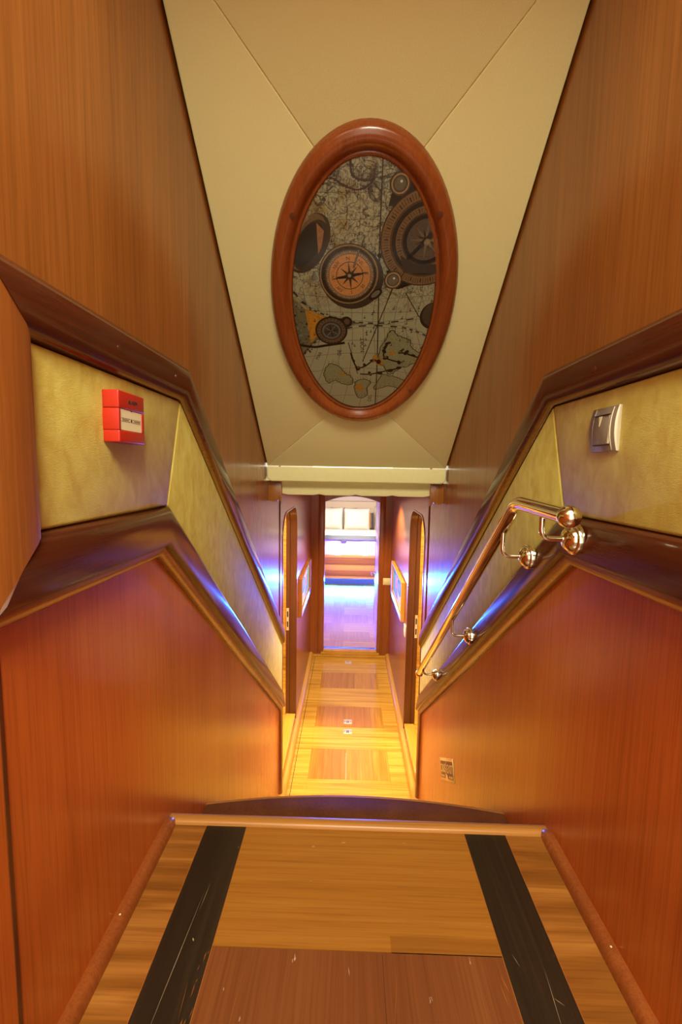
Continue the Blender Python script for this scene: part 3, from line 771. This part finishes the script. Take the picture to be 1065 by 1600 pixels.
for side in (-1, 1):      # quarter bead along the walls, rounded at its end
    mb = MB(); rs = []
    prof = [(0, 0), (.0225, 0), (.0215, .010), (.018, .019), (.012, .0235), (.005, .025), (0, .025)]
    for y, k in ((-1.5, 1), (.955, 1), (.975, .93), (.988, .75), (.996, .45), (.999, .15)):
        rs.append([(side * (HW - n * (.5 + .5 * k)), y - .5, h * k) for n, h in prof])
    mb.rings(rs); part('wall_bead', mb, M['end_wood'], ld, smooth=60)
    mb = MB()
    for y in ((.745,) if side < 0 else (.72,)): mb.lathe([(.0001, 0), (.0018, 0), (.0018, .0007), (.0001, .0008)], 8, (side * (HW - .0095), y - .5, .0238))
    part('bead_pin', mb, M['ivory'], ld, smooth=0)
# steps below
def bow(y0, y1, n=24, b=.050):
    return [(-HW, y0), (HW, y0)] + [(HW - 2 * HW * i / n, y1 + b * (1 - (2 * i / n - 1) ** 2)) for i in range(n + 1)]
zs, ys = 1.192, 1.272
for k in range(7):
    st = thing('stair_step', 'dark mahogany step with a bowed front, just below the landing nosing' if k == 0 else 'dark mahogany step further down the stair', 'stair step',
               Matrix.Translation((0, ys, zs)), 'stair steps', 'structure')
    mb = MB(); mb.prism([(x, y - ys) for x, y in bow(ys - .262, ys)], 'z', -.028, 0); part('tread', mb, M['step'], st, bevel=.004)
    mb = MB(); P = bow(ys - .262, ys - .012)[2:]; Qo = [(x, y) for x, y in bow(0, ys + .004)[2:]]
    rs = [[(x, y - ys - .010, -.026), (x, y - ys + .002, -.026), (x, y - ys + .0045, -.014), (x, y - ys + .001, -.002), (x, y - ys - .010, .0006)] for x, y in Qo]
    mb.rings(rs); part('step_edge', mb, M['nosing'], st, 'lighter rounded edge', smooth=60)
    mb = MB(); mb.prism([(x, y - ys) for x, y in bow(ys - .262, ys - .03)], 'z', -.17, -.029); part('riser', mb, M['step'], st)
    zs -= .1986; ys += .2275

# ------------------------------------------------------------------ corridor floor

fl = MB()
def rect(x0, x1, y0, y1, mi, z=0.): fl.box((x0, y0, z - .03), (x1, y1, z), mi)
rect(-HW, -.30, 2.5, YE, 0); rect(.31, HW, 2.5, YE, 0)
ylist = [2.5, 2.94, 3.28, 3.59, 3.91, 4.26, 4.60, YE]
for i in range(7):
    y0, y1 = ylist[i] + .0005, ylist[i + 1] - .0005
    if i % 2 == 0: rect(-.2995, .3095, y0, y1, 0)
    else:
        xs = [-.2995, -.02 if i == 1 else (.2 if i == 3 else .06), .3095]
        for a in range(2): rect(xs[a] + .0004, xs[a + 1] - .0004, y0, y1, 1 + a)
M['fl_dark2'] = wood('floor_block_ribbon', (.30, .12, .018), (.42, .19, .03), (.54, .28, .055), 'y', 34, 90, .2)
M['fl_dark3'] = M['fl_dark2']
flo = struct(fl.build('floor', [M['fl_light'], M['fl_dark'], M['fl_dark2']], smooth=0), 'honey coloured parquet floor of the lower corridor')
mb = MB(); mb.box((-.44, 3.5885, -.001), (.44, 3.5915, .0004)); part('hatch_joint', mb, M['seam'], flo, 'dark joint across the floor', smooth=0)
mb = MB(); mb.box((-.4125, 2.6, -.001), (-.4075, YE, .0006)); mb.box((.4375, 2.6, -.001), (.4425, YE, .0006)); part('edge_joint', mb, M['seam'], flo, smooth=0)
for y, lab in ((3.52, 'square chrome hatch pull in the corridor floor, nearer of the close pair'), (3.665, 'square chrome hatch pull in the corridor floor, farther of the close pair'), (4.86, 'chrome hatch pull in the corridor floor by the bedroom threshold')):
    t = thing('hatch_pull', lab, 'floor latch', Matrix.Translation((-.008, y, 0)), 'floor hatch pulls')
    mb = MB(); mb.box((-.037, -.033, .0005), (.037, .033, .003)); part('plate', mb, M['steel_plain'], t, bevel=.001)
    mb = MB(); mb.box((-.012, -.02, .0032), (.012, .02, .0045)); part('latch', mb, M['steel'], t, bevel=.0005)
    for sx in (-1, 1):
        mb = MB(); mb.lathe([(.0001, .003), (.005, .003), (.005, .004), (.0001, .0046)], 10, (sx * .026, 0, 0)); part('screw', mb, M['black'], t)

# corridor walls with round-headed doorways
D0, D1L, D1R, ZT, ZS, RC = 2.83, 3.63, 3.525, 1.965, .095, .19
THK = .088
def corridor_outline(side):
    D1 = D1L if side < 0 else D1R
    pts = [(2.742, -.05), (2.742, 2.42), (YE + .08, 2.42), (YE + .08, -.05)]
    hole = [(D1, -.05)]
    hole += [(D1 - RC + RC * cos(pi / 2 * i / 10), ZT - RC + RC * sin(pi / 2 * i / 10)) for i in range(11)]
    hole += [(D0 + RC - RC * sin(pi / 2 * i / 10), ZT - RC + RC * cos(pi / 2 * i / 10)) for i in range(11)]
    hole += [(D0, -.05)]
    return pts + hole
for side, nm in ((-1, 'left'), (1, 'right')):
    mb = MB(); mb.prism(corridor_outline(side), 'x', side * HW, side * (HW + THK))
    wl = struct(mb.build('wall_corridor_' + nm, M['end_wood'], smooth=0), f'{nm} corridor wall of polished mahogany with a round-headed doorway')
    D1 = D1L if side < 0 else D1R
    # lining of the opening
    mb = MB(); rs = []
    H = corridor_outline(side)[4:]
    mid = ((D0 + D1) / 2, 1.0)
    def shr(p, k): return (p[0] + (k if p[0] < mid[0] else -k) * (1 if p[1] < ZT - RC else abs((p[0] - mid[0])) / ((D1 - D0) / 2)), p[1] - (0 if p[1] <= ZT - RC else k * (p[1] - (ZT - RC)) / RC))
    for p in H:
        q = shr(p, .010)
        rs.append([(side * (HW - .004), p[0], p[1]), (side * (HW + THK + .003), p[0], p[1]), (side * (HW + THK + .003), q[0], q[1]), (side * (HW + .060), q[0], q[1]), (side * (HW + .056), q[0] + (p[0] - q[0]) * .4, q[1] + (p[1] - q[1]) * .4), (side * (HW + .052), q[0], q[1]), (side * (HW - .004), q[0], q[1])])
    mb.rings(rs); part('door_lining', mb, M['jamb'], wl, 'darker lining of the doorway', smooth=40)
    mb = MB(); mb.box((side * (HW + .001), D0 + .01, 0), (side * (HW + THK - .001), D1 - .01, ZS)); part('door_sill', mb, M['base'], wl, 'raised sill', bevel=.006)
    lk = MB(); lk.box((side * (HW + .064), D1 - .0125, .86), (side * (HW + .086), D1 - .0095, 1.06)); o = part('strike_plate', lk, M['steel'], wl, 'bright strike plate', smooth=0)
    lk = MB(); lk.box((side * (HW + .069), D1 - .0135, .89), (side * (HW + .081), D1 - .012, .94)); lk.box((side * (HW + .069), D1 - .0135, .98), (side * (HW + .081), D1 - .012, 1.03)); part('strike_slot', lk, M['black'], o, smooth=0)
    # skirting
    mb = MB()
    prof = [(0, 0), (.042, 0), (.042, .022), (.036, .036), (.024, .046), (.010, .05), (0, .05)]
    mb.rings([[(side * (HW - n), y, h) for n, h in prof] for y in (2.6, YE)])
    struct(mb.build('baseboard_' + nm, M['base'], smooth=50), f'honey coloured rounded skirting along the {nm} corridor wall')
    # side cabin seen as a sliver through the doorway
    xa, xb = side * (HW + THK + .005), side * 1.75
    mb = MB(); mb.box((min(xa, xb), 2.0, .0), (max(xa, xb), 4.55, .06)); struct(mb.build('floor_cabin_' + nm, M['fl_light'], smooth=0), f'floor of the {nm} side cabin')
    mb = MB()
    for i in range(14): mb.box((min(xa, xb), 4.5 + .002 * (i % 2), .06 + i * .15), (max(xa, xb), 4.56, .06 + i * .15 + .147))
    struct(mb.build('wall_cabin_' + nm, M['fl_light'], smooth=0), f'brightly lit planked wall of the {nm} side cabin')
    mb = MB(); mb.box((side * 1.72, 2.0, 0), (side * 1.78, 4.55, 2.15)); mb.box((min(xa, xb), 1.95, 0), (max(xa, xb), 2.0, 2.15))
    struct(mb.build('wall_cabin_outer_' + nm, M['ceil_white'], smooth=0))
    mb = MB(); mb.box((min(xa, xb), 1.95, 2.12), (max(xa, xb), 4.55, 2.17)); struct(mb.build('ceiling_cabin_' + nm, M['ceil_white'], smooth=0))
mb = MB(); mb.box((-HW, 2.40, 2.13), (HW, YE + .08, 2.18)); struct(mb.build('ceiling_corridor', M['cream'], smooth=0), 'low cream ceiling of the corridor')
mb = MB(); mb.prism([(-HW, 4.985), (HW, 4.985), (HW, 5.02), (-HW, 5.02)], 'z', 0, .03)
struct(mb.build('baseboard_back', M['base'], bevel=.008), 'honey coloured skirting across the corridor end')

# end bulkhead with the round-headed bedroom doorway
DX0, DX1, DZ0, DZS, DZT = -.313, .330, .078, 1.885, 1.955
mb = MB()
hole = [(DX1, -.05), (DX1, DZS)] + [(DX1 - (DX1 - DX0) * i / 16, DZS + (DZT - DZS) * (1 - (2 * i / 16 - 1) ** 2)) for i in range(1, 16)] + [(DX0, DZS), (DX0, -.05)]
mb.prism([(-1.7, -.05), (-1.7, 2.2), (1.7, 2.2), (1.7, -.05)] + hole, 'y', YE, YE + .06)
we = struct(mb.build('wall_back', M['end_wood'], smooth=0), 'mahogany bulkhead at the corridor end around the bedroom doorway')
mb = MB()
for x0, x1 in ((DX0 - .075, DX0 - .006), (DX1 + .006, DX1 + .07)): mb.box((x0, YE - .004, .05), (x1, YE + .001, 2.1))
part('door_casing', mb, M['end_wood'], we, bevel=.002)
mb = MB(); mb.box((DX0 - .03, YE - .03, .03), (DX1 + .03, YE + .1, .06)); mb.box((DX0 - .005, YE - .018, .06), (DX1 + .005, YE + .1, DZ0)); part('threshold', mb, M['base'], we, 'honey coloured raised threshold', bevel=.005)

# switches and outlet in the corridor
def wall_plate(name, label, cat, mx, w, h, mat, rocker=True):
    t = thing(name, label, cat, mx)
    mb = MB(); mb.box((-w / 2, -h / 2, 0), (w / 2, h / 2, .009)); part('plate', mb, mat, t, bevel=.003)
    if rocker:
        mb = MB(); mb.box((-w * .33, -h * .33, .0095), (w * .33, h * .33, .012)); part('rocker', mb, mat, t, bevel=.001)
    else:
        mb = MB(); mb.lathe([(.0001, .0095), (.02, .0095), (.02, .0105), (.016, .0108), (.0001, .0102)], 20); part('socket', mb, mat, t)
    return t
wall_plate('light_switch', 'ivory square switch plate right of the bedroom doorway', 'light switch', frame_mx((.432, YE - .0005, .945), (1, 0, 0), (0, 0, 1)), .088, .084, M['switch_white'])
wall_plate('power_outlet', 'small white outlet plate low on the right corridor wall, under the painting', 'outlet', on_right(HW - .0005, 3.62, .885), .075, .10, M['glass_white'], False)

# framed colourful paintings on both corridor walls
for side, nm in ((-1, 'left'), (1, 'right')):
    mx = on_left(-HW, 4.23, 1.10) if side < 0 else on_right(HW, 4.18, 1.10)
    pc = thing('wall_painting', f'colourful abstract painting in a honey wood frame on the {nm} corridor wall', 'picture', mx)
    w, h, f = .46, .178, .035
    s = 1 if side < 0 else -1           # +u runs away from the viewer on the left wall, towards on the right
    mb = MB(); ring = lambda a, b, z: [(-a, -b, z), (a, -b, z), (a, b, z), (-a, b, z)]
    mb.rings([ring(w, h, .001), ring(w, h, .03), ring(w - .006, h - .006, .034), ring(w - f, h - f, .026), ring(w - f, h - f, .001), ring(w, h, .001)], cap=False)
    part('frame', mb, M['bead'] if side < 0 else M['base'], pc, smooth=0)
    mb = MB(); mb.box((-w + f, -h + f, .002), (w - f, h - f, .010)); cv = part('canvas', mb, M['canvas'], pc, 'white bordered canvas', smooth=0)
    W2, H2 = w - f - .03, h - f - .016
    def patch(pts, mat, z):
        q = [(s * a * W2, b * H2) for a, b in pts]
        m2 = MB(); m2.prism(q, 'z', .010, z); part('paint_field', m2, M[mat], cv, smooth=0)
    patch([(.55, -1), (1, -1), (1, 1), (.55, 1)], 'p_green', .0104)
    patch([(-1, -1), (.56, -1), (.56, 1), (-1, 1)], 'p_sky', .0106)
    patch([(-1, -1), (-.1, -1), (-.3, -.3), (-1, -.1)], 'p_yellow', .0110)
    patch([(.0, .0), (.5, -.35), (.52, .5), (.3, .7)], 'p_orange', .0110)
    patch([(-.35 + .42 * cos(2 * pi * i / 20), .3 + .6 * sin(2 * pi * i / 20)) for i in range(20)], 'p_blue', .0114)
    patch([(-.1, -.95), (.55, -.95), (.5, -.3), (.05, -.1)], 'p_grey', .0112)
    patch([(-.95, .0), (-.7, -.1), (-.6, .5), (-.9, .6)], 'p_orange', .0113)
    patch([(-.28 + .2 * cos(2 * pi * i / 16), .32 + .3 * sin(2 * pi * i / 16)) for i in range(16)], 'p_grey', .0119)

# ------------------------------------------------------------------ bedroom
ZB = .078
bf = MB()
def brect(x0, x1, y0, y1, mi): bf.box((x0, y0, ZB - .05), (x1, y1, ZB), mi)
yl = [YE + .06, 5.3, 5.62, 5.95, 6.3, 6.65, 7.05, 7.5, 8.2]
for i in range(8):
    a, b = yl[i] + .0006, yl[i + 1] - .0006
    off = .0 if i % 2 else .17
    xs = [-1.65, -.78 + off, -.25 + off, .27 + off, .8 + off, 1.65]
    for k in range(5): brect(xs[k] + .0005, xs[k + 1] - .0005, a, b, (i + k) % 2)
struct(bf.build('floor_bedroom', [M['fl_light'], M['fl_dark2']], smooth=0), 'parquet bedroom floor washed by blue light')
for side, nm in ((-1, 'left'), (1, 'right')):
    mb = MB(); mb.box((side * 1.65, YE + .06, 0), (side * 1.71, 9.5, 2.2)); struct(mb.build('wall_bedroom_' + nm, M['headboard'], smooth=0))
mb = MB(); mb.box((-1.7, YE + .06, 2.12), (1.7, 9.5, 2.18)); struct(mb.build('ceiling_bedroom', M['ceil_white'], smooth=0))
mb = MB(); mb.box((-1.7, 9.3, 0), (1.7, 9.36, 2.2)); struct(mb.build('wall_bedroom_back', M['headboard'], smooth=0), 'cream wall behind the bed')
t = thing('headboard', 'cream padded headboard of broad level bands behind the white pillows', 'headboard', Matrix.Translation((0, 9.2, 0)))
for z0, z1 in ((.9, 1.24), (1.245, 1.585), (1.59, 1.93)):
    mb = MB(); mb.box((-1.2, -.03, z0), (1.2, .09, z1)); part('padded_band', mb, M['headboard'], t, bevel=.012, seg=3)

t = thing('bed', 'double bed with striped wood base and white bedding seen through the doorway', 'bed', Matrix.Translation((0, 7.75, ZB)))
zb = lambda z: z - ZB
mb = MB(); mb.box((-1.05, .30, 0), (1.05, 1.40, zb(.262))); part('plinth', mb, M['navy'], t, smooth=0)
mb = MB(); mb.box((-1.1, .0, zb(.265)), (1.1, 1.41, zb(.705))); bb = part('bed_base', mb, M['bed_light'], t, bevel=.004)
for z0, z1, m_, yy in ((.265, .302, 'bed_light', -.016), (.312, .402, 'bed_red', -.008), (.412, .515, 'bed_light', -.008), (.525, .628, 'bed_red', -.008), (.655, .712, 'bed_light', -.022)):
    mb = MB(); mb.box((-1.1, yy, zb(z0)), (1.1, .0, zb(z1))); part('front_band', mb, M[m_], bb, bevel=.003)
mb = MB(); mb.box((-1.05, .02, zb(.706)), (1.05, 1.41, zb(1.0))); part('mattress', mb, M['linen'], t, bevel=.05, seg=4)
def cloth(name, x0, x1, y0, y1, z0, z1, amp, parent, mat, nx=40, seed=1):
    r = random.Random(seed); ph = [r.uniform(0, 6) for _ in range(4)]
    rs = []
    for i in range(nx + 1):
        x = x0 + (x1 - x0) * i / nx
        d = amp * (sin(x * 9 + ph[0]) + .6 * sin(x * 23 + ph[1])); d2 = amp * (sin(x * 7 + ph[2]) + .6 * sin(x * 17 + ph[3]))
        rs.append([(x, y0 + d, z0 + d2), (x, y0 - .012 + d, z0 + .5 * (z1 - z0)), (x, y0 + .02 + d, z1 - .03), (x, y0 + .06, z1 + d2 * .4), (x, y1, z1 + d2 * .5), (x, y1, z1 - .03), (x, y0 + .03, z0 + .02)])
    mb = MB(); mb.rings(rs); return part(name, mb, mat, parent, smooth=60)
cloth('duvet', -1.07, 1.07, -.02, .60, zb(.700), zb(1.018), .006, t, M['linen'])
cloth('folded_sheet', -1.06, 1.06, .13, .85, zb(1.01), zb(1.055), .004, t, M['linen'], seed=5)
lt = thing('led_strip', 'blue light strip glowing in the recess under the bed base', 'light strip', Matrix.Translation((0, 8.04, .20)))
mb = MB(); mb.box((-1.0, 0, 0), (1.0, .008, .012)); part('diode_tape', mb, M['led'], lt, smooth=0)
t = thing('throw_strap', 'slate blue folded throw lying across the bed edge', 'throw', Matrix.Translation((0, 7.82, 1.02)))
mb = MB()
rs = [[(x, -.116 + .004 * sin(x * 6), -.026), (x, -.098, .006), (x, -.058, .026 + .002 * sin(x * 9)), (x, .05, .028 + .002 * sin(x * 9)), (x, .05, .014), (x, -.052, .012), (x, -.090, -.002), (x, -.110 + .004 * sin(x * 6), -.026)] for x in [-.95 + 1.9 * i / 40 for i in range(41)]]
mb.rings(rs); part('strip', mb, M['navy'], t, smooth=50)
mb = MB(); mb.box((-.165, -.126, -.07), (-.065, -.117, -.01)); part('hanging_tab', mb, M['navy'], t, bevel=.005)

def pillow(name, label, cat, c, w, h, d, mat, rz=0., tilt=-14, group=None):
    t = bpy.data.objects.new(name, None)
    mb = MB(); nu, nv = 22, 16
    for sgn in (1, -1):
        vs = []
        for j in range(nv + 1):
            for i in range(nu + 1):
                u, v = 2 * i / nu - 1, 2 * j / nv - 1
                th = d * (max(0, (1 - u ** 4)) ** .6) * (max(0, (1 - v ** 4)) ** .6)
                pin = 1 - .05 * (1 - abs(u)) * 0
                x = u * w / 2 * (1 - .06 * (1 - v * v) * 0 - .05 * (1 - abs(v) ** 2) * 1); z = v * h / 2 * (1 - .07 * (1 - abs(u) ** 2))
                vs.append((x, -sgn * th * (1 + .10 * sin(5 * u + 3 * v)), z))
        fs = [(j * (nu + 1) + i, j * (nu + 1) + i + 1, (j + 1) * (nu + 1) + i + 1, (j + 1) * (nu + 1) + i) for j in range(nv) for i in range(nu)]
        mb.add(vs, fs)
    o = mb.build(name, mat, None, smooth=70)
    bm = bmesh.new(); bm.from_mesh(o.data); bmesh.ops.remove_doubles(bm, verts=bm.verts, dist=.0015); bmesh.ops.recalc_face_normals(bm, faces=bm.faces); bm.to_mesh(o.data); bm.free()
    for p in o.data.polygons: p.use_smooth = True
    bpy.data.objects.remove(t)
    o.location = c; o.rotation_euler = (radians(tilt), 0, rz)
    return tag(o, label, cat, group)
pillow('pillow', 'white pillow leaning on the headboard, left one in the doorway', 'pillow', (-.43, 8.80, 1.245), .56, .48, .09, M['linen'], group='white bed pillows')
pillow('pillow', 'white pillow leaning on the headboard, middle one in the doorway', 'pillow', (.135, 8.80, 1.243), .55, .48, .09, M['linen'], group='white bed pillows')
pillow('pillow', 'grey pillow showing only in the gap between two white pillows', 'pillow', (-.14, 8.985, 1.237), .55, .46, .08, M['grey_linen'])
pillow('pillow', 'white pillow at the right edge of the doorway, beside the dark cushion', 'pillow', (.74, 8.95, 1.262), .46, .50, .09, M['linen'], group='white bed pillows')
cu = pillow('cushion', 'charcoal cushion with an ochre edge peeping out beside the middle pillow', 'cushion', (.36, 8.965, 1.19), .26, .36, .06, M['navy'])
mb = MB(); mb.box((.04, -.066, -.15), (.075, -.052, .15)); part('ochre_band', mb, M['orange_cloth'], cu, 'ochre band', bevel=.004)

# open bedroom door, hinged on the right jamb
d = thing('door_1', 'pale open bedroom door swung into the bedroom at the right jamb', 'door', Matrix.Translation((DX1 + .002, YE + .075, .10)), kind='structure')
mb = MB(); mb.prism([(0, 0), (.62, 0), (.62, 1.755), (.55, 1.785), (0, 1.80)], 'x', 0, .035)
part('door_leaf', mb, M['door_face'], d, bevel=.003)
mb = MB(); mb.box((-.002, .602, .06), (.037, .6225, 1.75)); part('leaf_edge', mb, M['jamb'], d, 'dark edge of the door', smooth=0)
mb = MB(); mb.lathe([(.0001, -.012), (.022, -.012), (.024, -.004), (.024, 0)], 20, (0, .545, .80), 'x'); part('handle_rose', mb, M['steel_plain'], d)
hp = [(-.006, .545, .80), (-.035, .545, .80), (-.048, .535, .80), (-.052, .515, .80), (-.052, .42, .795)]
mb = MB(); mb.tube(hp, .009, 12); part('door_handle', mb, M['steel_plain'], d, 'bright lever handle')

# ------------------------------------------------------------------ alarm call point (left wall)
al = thing('alarm_box', 'red wall alarm call point with ivory window on the tan leather panel', 'alarm', on_left(-HW + .0138, .7860, 2.3545))
hw_, hh_ = .0455, .0445
mb = MB(); mb.box((-hw_, .0140, 0), (hw_, hh_, .0295)); part('top_cover', mb, M['red'], al, bevel=.0022, seg=3)
mb = MB(); mb.box((-hw_, -hh_, 0), (hw_, -.0235, .0295)); part('bottom_cover', mb, M['red'], al, bevel=.0022, seg=3)
mb = MB(); mb.box((-hw_, -.023, 0), (-hw_ + .006, .0135, .0290)); mb.box((hw_ - .009, -.023, 0), (hw_, .0135, .0290)); mb.box((-hw_ + .0061, -.023, 0), (hw_ - .0091, .0135, .018))
part('centre_band', mb, M['red'], al, bevel=.0006)
mb = MB(); mb.box((-hw_ + .004, -.0233, .001), (hw_ - .002, .0138, .017)); part('cover_gap', mb, M['red_dark'], al, smooth=0)
mb = MB(); mb.box((-hw_ + .0066, -.0228, .0182), (hw_ - .0098, .0133, .0280)); wi = part('window', mb, M['ivory'], al, 'ivory press window', smooth=0)
mb = MB()
xc = -.0016; zf = .0281
mb.prism([(xc - .0026, -.0045), (xc, -.0085), (xc + .0026, -.0045), (xc, -.0005)], 'z', zf, zf + .0004)
for sx in (-1, 1):
    for yy in (-.0018, -.0072):
        x0, x1 = sorted((xc + sx * .0075, xc + sx * .034)); mb.box((x0, yy - .0002, zf), (x1, yy + .0002, zf + .0003))
        k = 1 if yy > -.004 else -1
        mb.prism([(xc + sx * .0075, yy), (xc + sx * .0052, yy - k * .0012), (xc + sx * .0052, yy + k * .0006)], 'z', zf, zf + .0003)
    for i in range(6):
        x0, x1 = sorted((xc + sx * (.0105 + i * .0036), xc + sx * (.0105 + i * .0036 + .0022))); mb.box((x0, -.0056, zf), (x1, -.0036, zf + .0002))
mb.prism([(xc - .0025, .0133), (xc + .0025, .0133), (xc, .0110)], 'z', zf, zf + .0004)
part('arrow_marks', mb, M['black'], wi, 'black dot between two arrow brackets', smooth=0)
mb = MB(); text_into(mb, 'ALARM', .001, .0285, .0296, .0072, .033); part('lettering', mb, M['black'], al, 'black lettering reading ALARM', smooth=0)

# ------------------------------------------------------------------ rocker switch (right wall)
sw = thing('light_switch', 'pewter curved rocker switch on the tan leather panel above the handrail', 'light switch', on_right(HW - .0138, .852, 2.355))
def curved(mb, x0, x1, z0, z1, w0, bulge, n=10):
    pts = []
    rs = []
    for i in range(n + 1):
        v = z0 + (z1 - z0) * i / n; q = (v / .042); w = w0 + bulge * (1 - q * q)
        rs.append([(x0, v, 0), (x1, v, 0), (x1, v, w - .0008), (x1 - .0008 if x1 > 0 else x1, v, w), (x0 + .0008, v, w), (x0, v, w - .0008)])
    mb.rings(rs)
mb = MB(); curved(mb, -.042, .042, -.042, .042, .005, .0065); part('plate', mb, M['pewter'], sw, smooth=50)
mb = MB(); curved(mb, .0275, .0300, -.040, .040, .0058, .0075); part('rib', mb, M['pewter_rim'], sw, 'paler rib', smooth=50)
mb = MB(); curved(mb, -.0300, -.0285, -.040, .040, .0055, .0070); part('rib', mb, M['pewter_rim'], sw, 'paler rib', smooth=50)
mb = MB(); curved(mb, .0402, .0428, -.042, .042, .0052, .0066); part('side_edge', mb, M['pewter_rim'], sw, 'paler side edge', smooth=50)
mb = MB(); curved(mb, -.0262, .0245, -.0290, .0255, .0062, .0068); rk = part('rocker', mb, M['pewter'], sw, smooth=50)
mb = MB(); mb.box((-.0262, .0262, .008), (.0245, .0275, .0122)); part('slot', mb, M['black'], sw, smooth=0)
mb = MB(); mb.box((-.0262, -.0310, .006), (.0245, -.0295, .0110)); part('slot', mb, M['black'], sw, smooth=0)
mb = MB(); mb.prism([(-.006, .0245), (.004, .0245), (-.0045, .006)], 'z', .0126, .0136); part('indicator', mb, M['ivory'], rk, 'pale wedge indicator', smooth=0)
mb = MB(); mb.prism([(.0225, -.028), (.0270, -.028), (.0270, .006)], 'z', .0105, .0132); part('lit_edge', mb, M['pewter_rim'], rk, smooth=0)

# ------------------------------------------------------------------ exit plate (right wall, parallel to the stair)
ex = thing('exit_sign', 'small brass exit plate low on the right stair wall, slanting with the stair', 'sign', frame_mx((HW - .0003, 1.995, .800), (0, -cos(.595), sin(.595)), (0, sin(.595), cos(.595))))
mb = MB(); mb.box((-.150, -.050, 0), (.150, .050, .0025)); part('plate', mb, M['brass'], ex, bevel=.0008)
mb = MB(); mb.box((-.141, -.038, .0026), (.141, .036, .0030)); fi = part('etched_field', mb, M['brass_dark'], ex, 'brown etched field', smooth=0)
mb = MB()
text_into(mb, 'ÇIKIŞ', -.074, .004, .0031, .036, .118); text_into(mb, 'EXIT', .074, .004, .0031, .036, .118)
mb.box((-.0035, -.018, .0031), (-.001, .034, .0036))
part('lettering', mb, M['brass'], fi, 'raised brass lettering reading ÇIKIŞ and EXIT', smooth=0)
mb = MB(); mb.prism([(-.026, -.046), (.026, -.046), (.022, -.034), (.004, -.019), (-.014, -.020), (-.026, -.032)], 'z', .0031, .0036); part('emblem', mb, M['brass'], fi, smooth=0)
mb = MB()
for i in range(6): mb.box((-.130 + i * .014, -.034, .0031), (-.122 + i * .014, -.025, .0034))
part('small_lettering', mb, M['brass'], fi, smooth=0)
mb = MB()
for i in range(6): mb.box((.050 + i * .014, -.034, .0031), (.058 + i * .014, -.025, .0034))
part('small_lettering', mb, M['brass'], fi, smooth=0)

# ------------------------------------------------------------------ handrail (right wall)
XT, RT = .370, .0165
hr = thing('handrail', 'polished steel stair handrail with a ball end on the right wall', 'handrail', Matrix.Translation((XT, .805, 2.190)))
O = Vector((XT, .805, 2.190))
pa = Vector((XT, .805, 2.190)); pb = Vector((XT, 1.038, 2.197)); pd = Vector((XT, 2.275, 2.197 - .84 * 1.237))
pts = [pa, pa.lerp(pb, .5)]
for i in range(9):      # bend
    t_ = i / 8; a1 = pb + (pa - pb).normalized() * .032; a2 = pb + (pd - pb).normalized() * .032
    pts.append(a1 * (1 - t_) ** 2 + pb * 2 * t_ * (1 - t_) + a2 * t_ ** 2)
pts += [pb.lerp(pd, k) for k in (.3, .6, 1)]
mb = MB(); mb.tube([p - O for p in pts], RT, 24); part('tube', mb, M['steel'], hr, smooth=60)
mb = MB(); n = 16
mb.lathe([(.0215 * sin(pi * i / n) + .00005, -.0215 * cos(pi * i / n)) for i in range(n + 1)], 24, (0, -.012, .0), 'y'); part('ball_end', mb, M['steel'], hr, smooth=80)
mb = MB(); mb.lathe([(.0215 * sin(pi * i / n) + .00005, -.0215 * cos(pi * i / n)) for i in range(n + 1)], 16, tuple(pd - O), 'y'); part('ball_end', mb, M['steel'], hr, smooth=80)
def lower_mid(y):
    z = LO0 + .042
    return z if y < yc(z) else z - SL * (y - yc(z))
def tube_z(y): return 2.192 if y < 1.04 else 2.197 - .84 * (y - 1.038)
for y, zc in ((.901, 2.132), (1.12, 2.050), (1.605, 1.640), (2.162, 1.208)):
    xw = HW - .0305
    br = MB(); br.lathe([(.0001, 0), (.033, 0), (.033, -.010), (.031, -.0125), (.0275, -.0130), (.0265, -.0165), (.0245, -.0205), (.0210, -.0240), (.0165, -.0268), (.0110, -.0288), (.0055, -.0298), (.0001, -.030)], 28, (xw - O.x, y - O.y, zc - O.z), 'x')
    rose = part('wall_rose', br, M['steel'], hr, smooth=50)
    zt = tube_z(y)
    p = [Vector((xw - .028, y, zc)), Vector((XT + .022, y, zc))]
    for i in range(1, 7):
        t_ = i / 6; a1 = Vector((XT + .022, y, zc)); b_ = Vector((XT, y, zc)); c_ = Vector((XT, y, min(zc + .022, zt - .012)))
        p.append(a1 * (1 - t_) ** 2 + b_ * 2 * t_ * (1 - t_) + c_ * t_ ** 2)
    p.append(Vector((XT, y, zt - .010)))
    mb = MB(); mb.tube([q - O for q in p], .0058, 14); part('bracket_arm', mb, M['steel'], hr, smooth=60)
